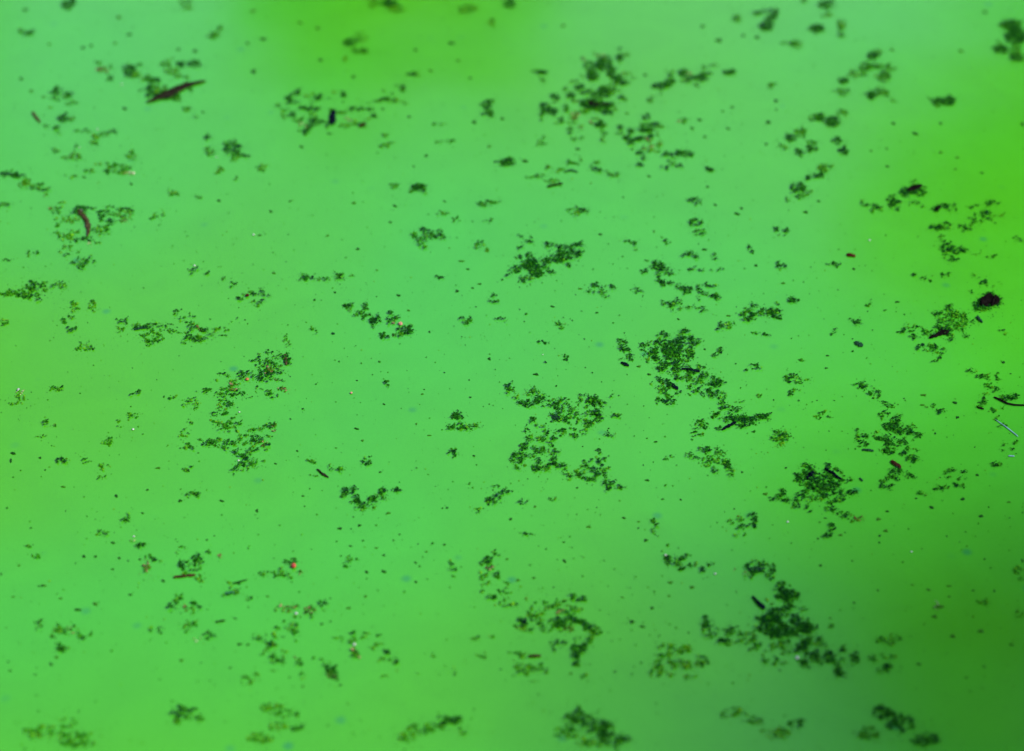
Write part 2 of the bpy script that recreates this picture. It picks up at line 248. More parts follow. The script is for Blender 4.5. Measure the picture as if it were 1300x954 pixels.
# clumps: tile|label|blobs (x y rx ry density tone) measured in the tile; crumbs: x y half-width half-height
CLUMPS = """
A0||515 40 45 35 .8 d;545 10 25 15 .8 d
A0||150 235 22 18 .7;222 248 25 22 .8 d
A0||740 470 20 14;775 525 40 22 .7 b;830 500 20 18;832 592 22 26 .6 d
P1|duckweed heaped around the wedge of dark bark in the upper left|545 300 25 25 .8 d;570 315 20 15 .6 o;700 265 20 18 .5;755 272 22 14 .8 d;810 268 25 14 .7 d;620 330 25 15 .6;650 340 30 8 .8 d;720 300 35 15 .5 o;660 375 40 20 .6 o;625 385 12 30 .8 d;700 405 55 14 .9 d;740 415 15 12 .8;795 378 10 8 .6;760 320 30 10 .4;590 275 14 10 .4
P1||240 385 18 15 .8 d;285 397 14 13 .8 d;235 415 14 10 .6;270 408 20 8 .4 o;300 430 22 9 .6 o;215 450 10 8 .3 o
P1||270 495 22 16 .8 d;305 495 14 14 .3 o;240 538 16 10 .7 d;195 528 15 8 .4;245 565 12 8 .3
P1||345 548 40 6 .5;395 585 20 22 .5 o;440 563 25 10 .6;475 550 8 7 .9 d;405 600 8 8 .6
P1||230 632 18 12 .5;315 655 22 18 .7 o;275 662 20 6 .4;320 612 8 6 .8 d
P1||375 715 20 10 .6 o;410 690 22 7 .4 o;300 738 25 6 .6;350 740 8 5 .5
P1||550 650 22 22 .5 o;500 705 50 20 .6 m;530 725 35 8 .4 w;450 720 12 8 .8 d;465 690 25 8 .4 o
P1|loose spray of olive duckweed with dark centre below right of the bark wedge|875 635 25 13 .7;970 625 35 25 .7 d;970 595 20 8 .5;985 660 20 18 .5 o;1025 650 15 8 .7 d;915 715 25 12 .5 o;985 742 12 6 .5;870 578 14 8 .9 d
P1||775 458 18 10 .6;818 488 9 6 .7
P1||720 808 28 12 .6 o;828 830 16 7 .6
P1||895 145 20 18 .7 m;920 125 14 14 .4 o
P1||770 10 30 16 .4 o;790 40 20 12 .4 o
A2|olive duckweed chain entering from the left edge with a dark head|60 130 70 14 .8 d;130 145 35 18 .8 d;190 200 60 40 .55 o;280 220 50 28 .6 m;330 245 40 12 .7;350 280 15 30 .35 o
A2||30 358 50 14 .7 m
A2|ragged ring of olive duckweed around the curled brown leaf|430 400 30 40 .45;480 345 70 8 .4 o;385 383 35 10 .5 b;600 400 50 35 .8 d;680 395 30 20 .6 d;540 470 60 25 .6 o;450 470 40 15 .5;430 540 25 40 .5 m;500 600 70 25 .6 o;560 570 40 25 .5 o;590 630 20 15 .7 d;660 610 50 20 .5 d;740 550 50 40 .5 o;800 560 30 30 .5;760 440 35 45 .6 d;830 400 50 40 .35;820 490 25 30 .6 d;730 635 25 15 .6;680 650 35 10 .4 w;510 690 30 40 .5 o;490 735 20 12 .8 d;450 715 20 10 .4 o;930 420 60 40 .4 o;940 395 60 20 .4 d;910 470 50 20 .4 b;985 430 25 40 .4 o
A2||545 795 16 14 .9 d;605 810 45 28 .7 m;655 785 22 20 .7 d;600 770 20 12 .4 o;685 745 10 7 .8;710 785 14 10 .5 d;575 715 40 5 .3
A2||205 740 22 22 .5 o;250 722 45 9 .5 m
A2||35 768 35 8 .5 d
A2||1190 430 50 40 .3 o;1140 460 10 7 .7
P5|flat olive duckweed raft touching the left edge above the middle|15 290 30 10 .6;60 290 40 15 .6;110 285 45 22 .6;140 260 30 20 .7 d;180 250 25 12 .6 o;155 315 8 8 .8 d;120 300 50 8 .6 d;190 275 12 10 .6
P5||250 255 32 14 .7 m
P5||310 345 16 25 .6 o
P5||385 345 20 22 .5 o;385 325 8 6 .8 d
P5||270 403 12 18 .6;295 393 12 10 .6
P5||290 443 18 9 .7 d
P5||15 410 22 16 .6 o
P5||320 525 20 6 .6;350 512 25 15 .6 o;385 518 12 9 .7 d;372 490 6 4 .9
B||160 395 30 20 .7 d;105 390 14 9 .6;140 465 35 22 .6 o
B|long ragged duckweed mat with a black strand in the left half|270 440 45 15 .6 m;300 455 70 9 .95 d;360 435 30 25 .8 d;430 430 45 15 .5;490 432 25 10 .6 d;300 515 50 15 .5 m;390 490 60 20 .5 m;480 470 40 12 .5;540 490 40 18 .5 m;380 535 50 18 .6 o;420 540 35 18 .5;355 570 35 18 .7 m;340 590 15 8 .5
B|ragged duckweed mat just right of the mat with the black strand|680 455 25 20 .7 d;690 420 30 15 .4 o;740 465 30 15 .6 b;775 470 35 22 .7 d;640 520 35 18 .7 d;700 540 40 25 .8 d;760 535 35 10 .7 d;800 510 30 10 .7;610 560 25 12 .4;735 565 15 10 .7;720 510 40 15 .5 o;610 495 30 12 .3;830 500 20 8 .4
B|thin arch of duckweed above the two joined mats in the left half|530 345 30 12 .5 m;580 322 35 8 .6 d;640 345 20 10 .5;665 368 15 8 .7 d;630 375 15 6 .5;580 375 20 15 .2;620 405 40 8 .3;705 370 15 8 .3
B||880 458 25 10 .6;925 465 30 9 .5 o;893 510 22 10 .6 d;945 430 10 7 .5;830 455 15 5 .4;965 405 10 5 .4;1010 387 10 8 .8 d
B|small dark duckweed ring holding the wine red petal|1025 228 25 16 .8 d;1130 195 40 12 .6 d;1205 200 18 25 .7 d;1245 210 20 8 .7 d;1185 160 15 12 .3;1135 255 18 10 .7;1165 280 25 14 .6 o;1195 262 18 16 .7 d;1090 267 12 5 .6;1100 185 15 12 .6;1065 220 12 15 .6
B||915 80 20 14 .5;880 115 15 10 .3
B||1010 125 25 10 .6 d;950 150 22 7 .5
B||690 30 16 12 .8 d;715 15 12 8 .7 d;775 50 18 10 .9 d
B||265 935 40 8 .8 d
P5||235 688 30 12 .6 m
P5||75 730 35 14 .5 o;45 748 18 8 .4 o;85 700 18 10 .3 w
P5||560 800 25 10 .5;540 815 10 10 .4
P5||455 910 22 18 .6 m
P5||190 832 14 10 .7 d;225 842 16 6 .4 o
P5||175 888 16 10 .6 o
P5||500 840 15 20 .2 o
P5||705 725 25 9 .3 m
R4|dense duckweed patch with a brown leaf scrap, upper right of the left-hand mats|650 95 25 14 .6 d;715 100 15 12 .4;570 148 18 14 .7 d;575 105 15 6 .5;640 160 40 22 .7 d;755 145 25 38 .9 d;700 130 40 20 .4;710 195 35 35 .5 m;640 205 45 25 .5 b;640 240 50 30 .7 d;570 262 30 18 .8 d;610 285 18 15 .7 d;680 270 20 15 .6 b;720 240 18 12 .7 d;590 190 40 20 .4;720 283 20 8 .5
R4||325 240 20 20 .6 d;365 260 18 18 .5 m;290 275 12 6 .5
R4|tall ragged duckweed mat running down from the orange petal at left|505 238 28 12 .7 d;450 260 30 20 .7 d;420 300 50 20 .6 m;400 330 50 25 .5 b;355 345 25 15 .6;300 385 40 20 .4 m;350 375 40 20 .5;410 370 40 20 .5 d;465 370 18 22 .6 d;485 402 22 8 .6;350 420 35 18 .6 m;320 450 30 18 .6 o;380 445 40 15 .5 d;405 448 15 12 .7;350 470 30 12 .5 o;310 510 50 14 .6 d;320 490 30 10 .4 o;300 570 40 20 .5 o;320 605 20 8 .7 d;380 580 50 28 .6 m;385 548 20 14 .5 o;440 577 14 12 .9 d;400 600 40 8 .5;390 630 50 8 .4 o
R4||225 355 30 18 .6 m;240 345 18 10 .5 d
R4||120 410 35 15 .6 m;85 435 20 20 .3;155 450 25 35 .4 o;75 458 8 7 .6
R4||120 560 28 14 .4 m
R4||570 335 18 12 .5 m;560 365 12 25 .3
R4||620 372 16 12 .8 d;660 365 35 12 .5 m;690 390 15 10 .5;740 345 40 15 .5 b;655 398 10 5 .5
R4|broad duckweed band with a dark knot, lowest of the left-hand mats|75 640 30 25 .5 m;50 680 12 8 .7;80 725 45 30 .35 m;120 740 18 8 .7 d;170 687 18 9 .6;240 710 50 18 .7 d;300 690 40 22 .6 m;290 720 40 8 .5;370 690 30 25 .6 d;320 738 22 9 .7;400 700 30 15 .4;440 690 30 15 .5 m;470 670 25 25 .5 o;530 625 30 20 .6 m;595 600 25 22 .6 o;650 590 25 22 .8 d;675 605 18 25 .5 b;560 680 40 25 .9 d;510 720 40 25 .4 o;610 710 35 18 .5 b;655 720 12 14 .7 d;640 660 25 18 .4;540 750 30 14 .8 d;500 775 40 15 .4 o;625 750 15 12 .4 o;380 735 30 10 .4
R4||425 770 25 14 .8 d;475 795 28 18 .9 d;450 850 35 14 .9 d;485 880 25 12 .6 o;420 890 20 14 .8 d;410 915 10 10 .6;400 848 10 6 .5
R4||545 845 32 18 .7 m;555 870 18 10 .6;600 838 15 12 .4 o
R4||95 890 22 14 .5 m;125 860 15 7 .5
Ct|wide broken duckweed mat around the navy square scrap|225 265 35 18 .8 d;280 230 25 25 .8 d;250 300 35 15 .7 d;140 325 20 14 .7;180 380 25 40 .5 o;240 385 25 25 .7 d;350 260 25 12 .4 o;400 240 20 20 .4;450 265 40 18 .7 d;380 300 25 10 .4 o;510 270 20 8 .4;570 225 30 18 .3 o;640 240 18 22 .8 d;630 292 12 8 .6;380 350 80 12 .8 d;305 335 12 10 .7 d;300 430 50 18 .5 m;400 410 30 30 .5 o;420 445 30 28 .7 d;470 435 35 10 .6 d;320 465 35 25 .3 w;370 490 25 25 .7 d;340 525 25 18 .8 d;290 510 20 7 .4;545 365 30 15 .6;620 375 40 15 .6 o;720 355 45 15 .7 d;780 350 20 10 .6 o;820 350 15 15 .6 d;845 395 25 20 .6 d;800 425 25 12 .4 o;670 430 30 25 .25 w;650 470 60 15 .6 o;700 450 30 20 .4 o;520 470 30 15 .7 d;775 470 30 15 .8 d
Ct||945 280 35 18 .8 d;1010 285 40 14 .7 o;890 290 30 8 .6;1075 305 18 12 .6;1060 180 22 20 .8 d;1070 205 12 12 .6;930 215 15 12 .4;1000 225 18 12 .4;820 295 60 6 .3
Ct||1135 90 30 15 .8 d;1180 85 25 20 .5 o
Ct||945 548 25 12 .7 m;950 610 35 20 .5 o;915 632 15 14 .6;885 680 8 12 .3
P2||575 780 20 14 .5 m
P2||680 785 32 14 .9 d;705 802 8 15 .7;640 800 14 10 .5 o
P2||560 15 30 20 .8 d;590 42 35 14 .6 o;490 15 30 20 .4 o
P2||395 180 28 15 .8 d;435 215 40 12 .7 m;375 245 12 14 .5 o;450 165 20 15 .4 o;435 140 20 8 .3 o
P2||885 40 38 18 .6 o
P2||990 95 16 20 .4 o
P2||1060 20 25 20 .6 d
P2||965 440 18 20 .8 d;970 475 25 12 .8 d;990 425 10 10 .6
P2||1045 680 30 14 .9 d;1060 668 10 8 .8
P2||760 520 30 6 .4
P2||810 590 22 9 .5 m;770 593 8 6 .7
P2||25 705 25 16 .4 o
P2||940 860 18 8 .7;970 850 35 14 .5 m;1000 845 25 8 .6
P2||780 893 28 9 .5 m
P2||965 922 22 6 .5
P2||840 922 18 9 .4
R3|big dark blurred duckweed mass with a black bark strip near the top|690 170 40 30 .8 d;650 120 20 20 .3 b;720 230 30 60 .8 d;740 300 60 45 .9 d;640 295 25 14 .5 o;845 170 75 70 .85 d;740 60 20 14 .4 o;820 100 60 20 .5 b;930 260 40 60 .9 d;1000 330 60 40 .85 d;1050 370 35 22 .9 d;1080 270 50 20 .5 o;1140 310 15 20 .5 o;1010 110 40 35 .85 d;1080 80 30 30 .5 o;1000 25 18 18 .7;960 380 40 30 .4 o;560 350 30 20 .5 o;520 370 20 10 .4;600 420 45 30 .8 d;460 430 40 22 .5 o;520 490 35 40 .85 d;640 470 40 22 .7 d;720 450 40 25 .5 o;850 460 60 60 .9 d;750 500 40 40 .8 d;920 440 40 25 .6;990 440 30 20 .6;930 480 40 20 .5 o;1010 510 35 20 .7 d;1070 530 30 20 .6 o;360 505 40 22 .85 d;355 555 18 20 .7;240 595 35 25 .8 d;290 580 25 15 .5 o;290 640 70 25 .9 d;350 670 30 22 .9 d;220 710 16 35 .7;240 665 30 20 .7 d;420 740 30 30 .8 d;360 770 25 10 .4;470 620 35 40 .7 m;550 560 40 25 .4 b;700 580 80 50 .95 d;830 590 100 35 .95 d;880 660 60 25 .8 d;970 620 25 40 .4 o;640 650 50 25 .6;780 640 60 20 .5;550 700 45 50 .6 b;530 770 50 20 .4 o;770 720 50 25 .4 o;800 775 45 30 .85 d;730 770 30 12 .5 b;830 830 20 40 .7;855 880 35 14 .8;845 930 30 20 .7;520 860 20 30 .8 d;500 820 15 15 .5;600 810 35 15 .4 b;600 925 35 20 .6 o;550 930 20 20 .6 m
R3||235 260 45 22 .9 d;140 245 30 14 .5 o;230 335 25 22 .6
D|blurred duckweed mat with a hooked tail below the big dark mass near the top|240 530 25 18 .7 d;205 575 30 12 .6;260 600 30 25 .7;240 630 50 18 .9 d;310 590 30 18 .8 d;350 600 25 12 .4 o;125 635 25 20 .8 d;50 605 20 15 .8 d;60 650 30 12 .6;20 655 12 8 .5;95 680 35 20 .8 d;125 710 22 25 .9 d;190 690 25 22 .9 d;255 695 35 20 .4 b;275 670 18 18 .7 d;325 660 10 20 .4;345 720 18 25 .6 o;290 735 30 15 .4 o;240 765 40 14 .5 b;310 775 45 18 .6 o;130 768 20 10 .6 m;185 795 18 14 .8 d;215 830 14 20 .8 d;245 840 12 10 .6;195 885 14 18 .9 d
D|slanting blurred duckweed streak right of the big dark mass near the top|340 298 60 18 .95 d;410 270 40 30 .85 d;425 225 15 22 .7;420 185 35 10 .5 o;510 195 30 25 .9 d;560 200 25 15 .5 b;560 245 35 22 .8 d;515 260 25 14 .4 o;605 290 20 14 .6;650 235 40 30 .9 d;675 160 22 18 .4 o;700 200 40 14 .7;740 145 20 12 .7
D||860 190 50 14 .9 d;820 185 20 6 .6
D||275 400 28 14 .7 m;350 348 14 12 .7;240 395 15 5 .4
D||525 550 25 25 .6 m;500 560 15 10 .3 b
D||410 805 45 14 .9 d;500 795 45 18 .9 d;565 805 35 20 .8 d
D||430 870 20 22 .7;390 910 30 12 .8 d;490 892 30 9 .9 d
D||720 925 22 20 .9 d
D||1180 285 25 25 .6 m
P3||240 680 25 8 .6;290 672 10 8 .5;150 705 12 15 .5 o;190 710 30 8 .4 o;115 738 25 10 .6;75 742 22 5 .6;175 760 35 10 .5 o
P3||360 713 22 7 .8 d;365 682 22 6 .5;330 700 8 6 .7;425 732 28 10 .7;400 720 10 6 .7
P3||125 595 22 15 .5 m
P3||765 838 28 12 .7 d
P3||770 930 30 16 .7 d;750 928 10 8 .5
P3||265 885 40 16 .4 o;295 882 16 10 .8 d;270 903 6 4 .8
P4||42 62 16 24 .7 d;10 112 28 18 .9 d;-15 55 28 10 .7 d;20 85 16 20 .6 d;55 45 12 8 .4 o
P3||940 80 20 16 .7 m
P4||265 20 35 22 .6 d;260 65 22 12 .6 o
P4||165 5 20 6 .7
P4||225 122 28 16 .9 d
P4||325 100 20 20 .5 o;322 135 14 25 .7 m
P4||135 185 25 15 .7 m;100 185 25 8 .4 o
P4||455 235 22 18 .9 d;485 215 12 10 .5 o;430 280 30 18 .8 m;480 278 50 10 .8 m;530 290 18 10 .5 o;375 310 20 18 .5 o;410 312 20 10 .6 o;505 322 22 25 .8 m;480 318 20 12 .4 o
P4||328 340 16 12 .9 d;330 385 18 20 .7 m;290 382 12 8 .3 o
P4||450 403 18 16 .9 d;490 385 30 16 .7 m;515 395 10 14 .5;540 422 12 8 .5
P4||720 425 25 14 .8 d;770 425 32 20 .9 d;725 445 15 8 .6;690 415 12 6 .5
P4|dark blurred duckweed mass cut by the right edge near the top corner|1035 110 40 25 .85 d;1055 155 45 30 .95 d;990 208 25 18 .9 d;1050 215 25 25 .7 m;1060 245 30 14 .8 d;985 180 12 10 .6;1000 100 12 14 .5
P4||220 492 38 18 .6 m;240 490 20 15 .8 d;285 510 25 22 .9 d;325 478 25 20 .4 o;305 525 14 8 .5
P4||155 550 28 12 .8 m;115 578 22 14 .9 d;160 570 12 8 .6
P4||80 615 22 18 .4 o
P4||205 595 28 8 .5;200 625 22 14 .8 d;220 622 8 14 .6;148 638 18 12 .9 d
P4||308 592 16 14 .8 d;338 632 16 18 .8 d
P4||250 705 25 18 .8 m;228 735 22 12 .8 d;188 742 10 9 .9 d;270 700 16 6 .6
P4||145 785 35 18 .8 d;175 805 30 14 .4 o;155 822 20 12 .7 m;105 838 16 10 .4 o
F|dark duckweed fringe around the black seed pod|475 140 70 25 .8 d;480 75 20 20 .7;400 150 20 40 .9 d;520 165 40 18 .8;560 105 30 10 .5
F||300 195 30 22 .9 d;345 215 25 20 .9 d;310 240 30 25 .9 d;348 275 18 18 .8 d;115 240 35 12 .8 d;90 205 15 12 .3;195 260 35 22 .8 d;225 270 18 8 .7;165 300 25 12 .3
F||500 222 30 14 .7 d;535 250 14 12 .6;445 235 10 8 .6
F||680 245 20 10 .6;745 260 40 22 .8 d;650 270 25 25 .8 d;795 285 10 10 .5
F||1025 232 35 14 .8 d;1070 225 18 16 .8 d;960 243 15 10 .8 d;910 260 18 10 .8 d;880 250 20 4 .4
F||1010 310 45 22 .7 d;940 315 15 14 .5;1060 340 25 18 .7;1095 375 10 12 .5;920 360 25 18 .8 d;975 365 30 14 .5;900 385 20 12 .7;860 420 60 14 .8 d;815 405 18 8 .9 d;1130 320 25 15 .35
F||650 415 60 20 .9 d;725 385 20 16 .8 d;700 410 40 14 .7;595 407 15 7 .7;755 410 8 8 .4
F||683 475 22 20 .6 m;700 512 14 12 .8 d
F||715 560 35 30 .9 d;770 575 35 25 .8 d;800 600 25 14 .8;845 580 35 18 .9 d;720 605 30 18 .6 m;735 635 35 14 .4;755 657 30 12 .8 d;795 648 10 9 .9 d;930 610 45 12 .3 m;885 600 20 6 .5
F||1265 505 22 16 .8 d;1225 500 15 8 .4
F||1060 635 45 14 .4 m
F||690 768 22 12 .8 d;740 752 18 12 .4 m
F||480 763 18 10 .9 d
F||555 805 18 12 .7 d;520 800 22 8 .4;595 805 12 10 .4
F||1000 825 25 16 .9 d;925 775 18 10 .8;1065 855 18 10 .5;960 792 8 6 .8;890 900 35 14 .3
G|dark duckweed crust clinging to the black lump near the right edge|1040 150 85 50 .7 d;955 175 40 40 .8 d;1000 205 25 14 .7;1110 135 25 30 .8 d;1050 85 40 12 .8 d
G|dense dark duckweed mat with a brown bark strip near the right edge|745 190 32 25 .75 d;650 230 45 22 .75 d;760 235 60 30 .5 m;840 230 30 25 .6;700 280 50 30 .5 m;790 280 75 50 .65 m;860 260 20 30 .6 d;660 325 30 22 .7 d;740 330 60 30 .6 m;830 320 50 25 .5;905 293 25 10 .7 d;820 355 50 15 .4;470 325 45 15 .5;390 360 22 20 .8 d;430 325 15 12 .7;530 335 20 14 .5 m;470 370 45 22 .4 m;490 405 45 18 .7 d;550 380 35 22 .5;590 375 30 25 .5;850 405 25 12 .8 d;885 400 14 12 .8 d;750 430 25 22 .7 d;700 370 60 30 .8 d;760 395 30 15 .6;540 480 25 20 .7 d;590 470 35 18 .6;635 490 30 25 .7 d;580 500 40 12 .6;620 518 14 10 .7;690 515 16 18 .7 d;665 530 20 12 .6;665 570 18 14 .8 d;630 585 20 10 .8 d;500 465 20 12 .3
G||35 292 45 18 .8 d;50 322 14 6 .7
G||1120 358 16 10 .8 d;1160 395 16 14 .5 m
G||900 670 25 22 .7 d;940 665 12 14 .5;970 705 28 22 .7 d;1020 705 40 25 .5 m;1100 710 30 40 .3 m;1035 770 20 18 .7;1085 805 28 16 .8 d;1060 790 20 8 .5
K||1000 190 20 16 .6;985 245 35 15 .9 d;965 275 20 14 .8;1060 310 28 14 .6 m;1080 320 10 8 .6;970 185 8 5
K|dark duckweed patch resting along the curved black twig|1215 205 45 28 .85 d;1170 215 40 18 .7 d;1130 205 25 18 .5 m;1150 275 25 25 .3 m
K||1100 370 35 10 .6 m;1120 415 30 14 .5 m
K||100 120 28 28 .85 d;50 110 30 8 .9;75 145 20 6 .5
K||160 175 20 16 .9 d;205 190 22 28 .8 d;170 215 25 10 .6;170 135 20 12 .4;280 270 40 10 .8 d;240 245 20 15 .4;240 350 35 35 .3 m;265 315 25 15 .6 d;300 280 20 8 .6;235 375 30 8 .4
K|thick dark duckweed clump above right of the pale-topped stick|350 385 35 30 .8 d;300 420 50 25 .85 d;260 435 25 12 .9 d;390 455 40 28 .85 d;440 435 22 15 .7 d;475 440 18 30 .3;450 475 30 22 .7 d;490 490 28 18 .7 d;330 470 35 10 .6;370 340 10 8 .9 d;460 530 20 8 .5
K|scattered duckweed mat lying behind and right of the pale-topped stick|180 480 30 22 .5 m;200 525 40 25 .5 d;290 520 45 30 .7 d;280 560 40 30 .6 d;290 615 40 18 .85 d;330 590 22 16 .4;395 540 40 22 .8 d;350 540 15 10 .5;240 610 30 14 .4 m;40 450 22 8 .8 d;30 510 35 25 .4 m;60 540 20 16 .5 d;80 590 20 12 .5;105 490 30 25 .6 d;110 550 30 25 .5 d
K||450 600 35 22 .6 m;390 630 30 15 .8 d;510 605 28 16 .5 m;460 660 35 14 .9 d;495 685 25 10 .9 d;480 630 25 12 .3 m
K|hooked dark duckweed patch just below the reddish brown wood chip|310 750 25 18 .8 d;315 795 30 25 .9 d;370 770 20 20 .7 d;345 820 20 14 .8 d;250 840 30 14 .8 d;230 865 14 14 .9 d;285 880 50 15 .85 d;445 803 32 16 .9 d;405 790 14 10 .5;425 765 8 5 .6
K||565 280 20 8 .5 m;620 275 25 18 .6 m;680 318 28 20 .8 d;650 300 10 8 .5
K||1090 715 38 18 .9 d
K|loose oval scatter of dark and brownish tufts right of the reddish wood chip|762 752 20 16 .9 d;720 760 20 10 .4;865 768 18 14 .8 d;825 830 14 12 .9 d;865 820 8 8 .7;790 872 18 14 .9 d;835 875 18 16 .7 d;680 895 25 16 .9 d;720 885 30 10 .4 m;650 860 10 7 .7;660 828 20 12 .3 b;750 810 22 12 .3 o;625 897 14 8 .8 d;550 925 40 14 .7 m;525 940 12 6 .8
K||1150 570 22 14 .7;1155 605 18 8 .5;1210 595 16 8 .8 d;1235 548 28 10 .7 m
J|large round dark duckweed clump with the slim dark stick across it|320 195 60 25 .6 m;365 205 25 25 .7 d;485 185 25 12 .9 d;260 275 45 25 .9 d;340 260 55 40 .95 d;440 260 40 25 .6 d;400 310 70 30 .7 d;540 220 40 18 .6 d;590 250 20 14 .6;640 290 30 15 .6 d;480 290 50 25 .7 d;520 330 60 30 .75 d;300 330 50 18 .6;370 360 50 30 .85 d;450 380 70 40 .85 d;280 400 45 20 .8 d;540 390 40 30 .8 d;595 430 25 25 .7 d;340 430 50 25 .7 m;430 440 40 22 .5 o;500 460 40 20 .8 d;500 515 30 18 .9 d;560 450 30 20 .6;270 490 18 14 .8 d;320 500 18 16 .8 d;335 537 14 9 .9 d;225 455 25 22 .85 d;215 500 12 15 .4 o;600 300 25 14 .5
J||140 405 25 30 .9 d;175 447 28 15 .95 d;110 440 20 12 .9;60 448 30 9 .9 d;145 370 12 12 .6
J||660 385 38 20 .95 d
J||565 545 18 10 .8 d;625 567 25 20 .9 d;590 570 15 8 .6;660 605 14 9 .6 o;720 590 35 18 .7 b;655 560 14 8 .4 o
J||500 655 18 28 .9 d
J||465 715 25 18 .8 d;450 755 14 25 .3 o
P8||60 890 35 25 .7 m;80 885 16 16 .9 d;65 920 12 10 .7 o
P8||110 635 22 18 .6 d;145 650 25 20 .4 m;95 655 8 9 .8;135 690 16 10 .6;112 708 12 8 .9 d;180 650 25 5 .4;150 575 16 6 .5
P8||40 372 28 22 .6 d;10 368 12 6 .5;62 388 10 8 .6
P8||115 320 18 9 .8 d
P8||245 800 28 18 .4 m
P8||285 168 30 9 .6 d
P8||65 180 10 12 .8 d
P8||435 330 16 16 .4
P8||295 450 10 12 .7 d
P8||10 805 14 14 .8 d
E|crisp dark two-lobed duckweed mat just above the middle|310 260 25 18 .8 d;245 278 18 16 .9 d;330 305 45 25 .85 d;280 345 45 30 .85 d;340 360 55 35 .85 d;210 380 35 16 .85 d;165 385 16 14 .8;360 400 50 28 .9 d;390 425 25 14 .8 d;300 440 45 18 .7 m;250 460 30 14 .9 d;325 475 12 10 .6 o;430 300 40 22 .8 d;450 325 30 20 .7 d;410 350 30 15 .6;450 185 35 16 .8 d;500 188 22 14 .7;470 228 14 9 .5;560 205 45 20 .8 d;620 200 35 14 .8 d;670 185 40 14 .9 d;640 240 55 25 .9 d;540 250 45 22 .8 d;580 280 40 25 .85 d;510 300 35 28 .95 d;600 335 25 14 .9 d;680 265 18 14 .9 d;540 300 50 10 .8;215 345 25 9 .5 m;440 385 25 8 .7;480 393 30 9 .9 d;140 412 12 10 .9 d
E||290 158 35 14 .8 d;265 130 14 14 .7;315 122 12 9 .9 d;240 203 18 14 .8 d
E||810 490 40 12 .85 d;850 520 20 20 .85 d;860 560 16 16 .8;870 580 12 8 .8;895 575 12 8 .7;930 505 22 18 .8 d;965 515 14 9 .8;890 495 40 4 .3;770 545 28 9 .7 d
E||1120 525 28 18 .7 d;1075 528 10 7 .7;1100 545 25 10 .3;1160 575 12 8 .5
E||45 570 25 18 .8 d;15 605 14 9 .9 d;60 618 22 8 .8 d;75 600 12 8 .7
E||530 790 40 30 .4 o;515 780 20 10 .6 d;560 815 10 8 .6
E||1100 180 16 20 .7 d;1100 220 14 10 .6;1050 160 40 12 .4 d
E||90 742 18 7 .9 d;125 742 14 6 .7;135 762 8 6 .8
E||400 915 35 10 .5 d
M|dark duckweed hook, top of the stepped chain right of centre|205 270 35 20 .9 d;175 298 30 16 .9 d;245 290 25 18 .9 d;230 325 40 14 .8 d;300 310 30 14 .7 d;290 345 25 14 .85 d;350 343 40 3 .6;210 360 18 10 .8 d;115 330 25 18 .8 d;125 242 28 8 .4;295 360 10 10 .7
M|ragged duckweed chain stepping down right below the dark hook|240 395 40 15 .5 d;260 420 40 18 .8 d;310 415 25 14 .8 d;245 435 25 10 .8;380 445 35 18 .8 d;345 430 20 16 .5;440 465 35 22 .85 d;420 485 40 7 .6
M||610 440 30 8 .9 d;652 440 10 7 .8;520 435 40 6 .5;510 465 18 18 .8 d;550 490 25 12 .7 d;590 508 20 12 .5 o;640 515 30 18 .9 d;665 530 18 8 .9;505 520 16 8 .7
M||255 563 30 7 .95 d;320 575 30 25 .85 d;345 540 18 14 .7 d;385 555 16 18 .7;295 595 20 8 .8;375 610 16 12 .8;330 630 10 6 .8;460 590 45 10 .8 m;545 615 18 18 .85 d;520 600 14 8 .6;425 592 25 4 .5
M||460 200 55 16 .85 d;490 225 20 14 .3
M||635 220 16 20 .8 d;608 215 12 9 .6
M||440 313 20 12 .8 d;488 300 14 12 .7;540 318 18 10 .85 d;605 320 12 7 .8;685 308 20 9 .8;650 325 14 5 .4
M||510 40 50 16 .7 m;520 15 25 14 .6;555 25 25 14 .3 o
M||880 158 22 10 .7 d;915 180 14 14 .9 d
M||1100 12 22 12 .9 d;1170 18 20 16 .9 d;1125 50 14 8 .4;1165 55 12 8 .3
M||1118 285 16 20 .8 d;1130 310 10 8 .6
M||270 90 20 14 .7 d;240 65 10 6 .6;305 105 8 6
M|open dark ring of duckweed with a tail, right of centre|935 590 35 14 .8 d;885 615 25 22 .5 o;830 640 25 14 .7 d;860 660 16 12 .7;890 690 28 12 .95 d;930 665 22 30 .9 d;995 620 25 14 .85 d;990 655 20 7 .8;900 640 40 25 .4 o;1045 635 25 14 .9 d;1085 610 30 14 .8 d;1085 635 25 12 .7;1070 662 16 10 .9 d;1110 665 20 14 .8 d;1105 575 10 6 .7;970 640 20 20 .4
M||675 725 16 16 .9 d;740 728 40 22 .65 o;665 762 18 6 .9 d;765 715 14 10 .6;735 750 18 6 .7
M||1210 548 28 10 .85 d;1235 535 14 10 .8
M||930 785 20 14 .5;1005 805 28 7 .85 d;975 790 10 5 .7
M||680 918 16 18 .8 d
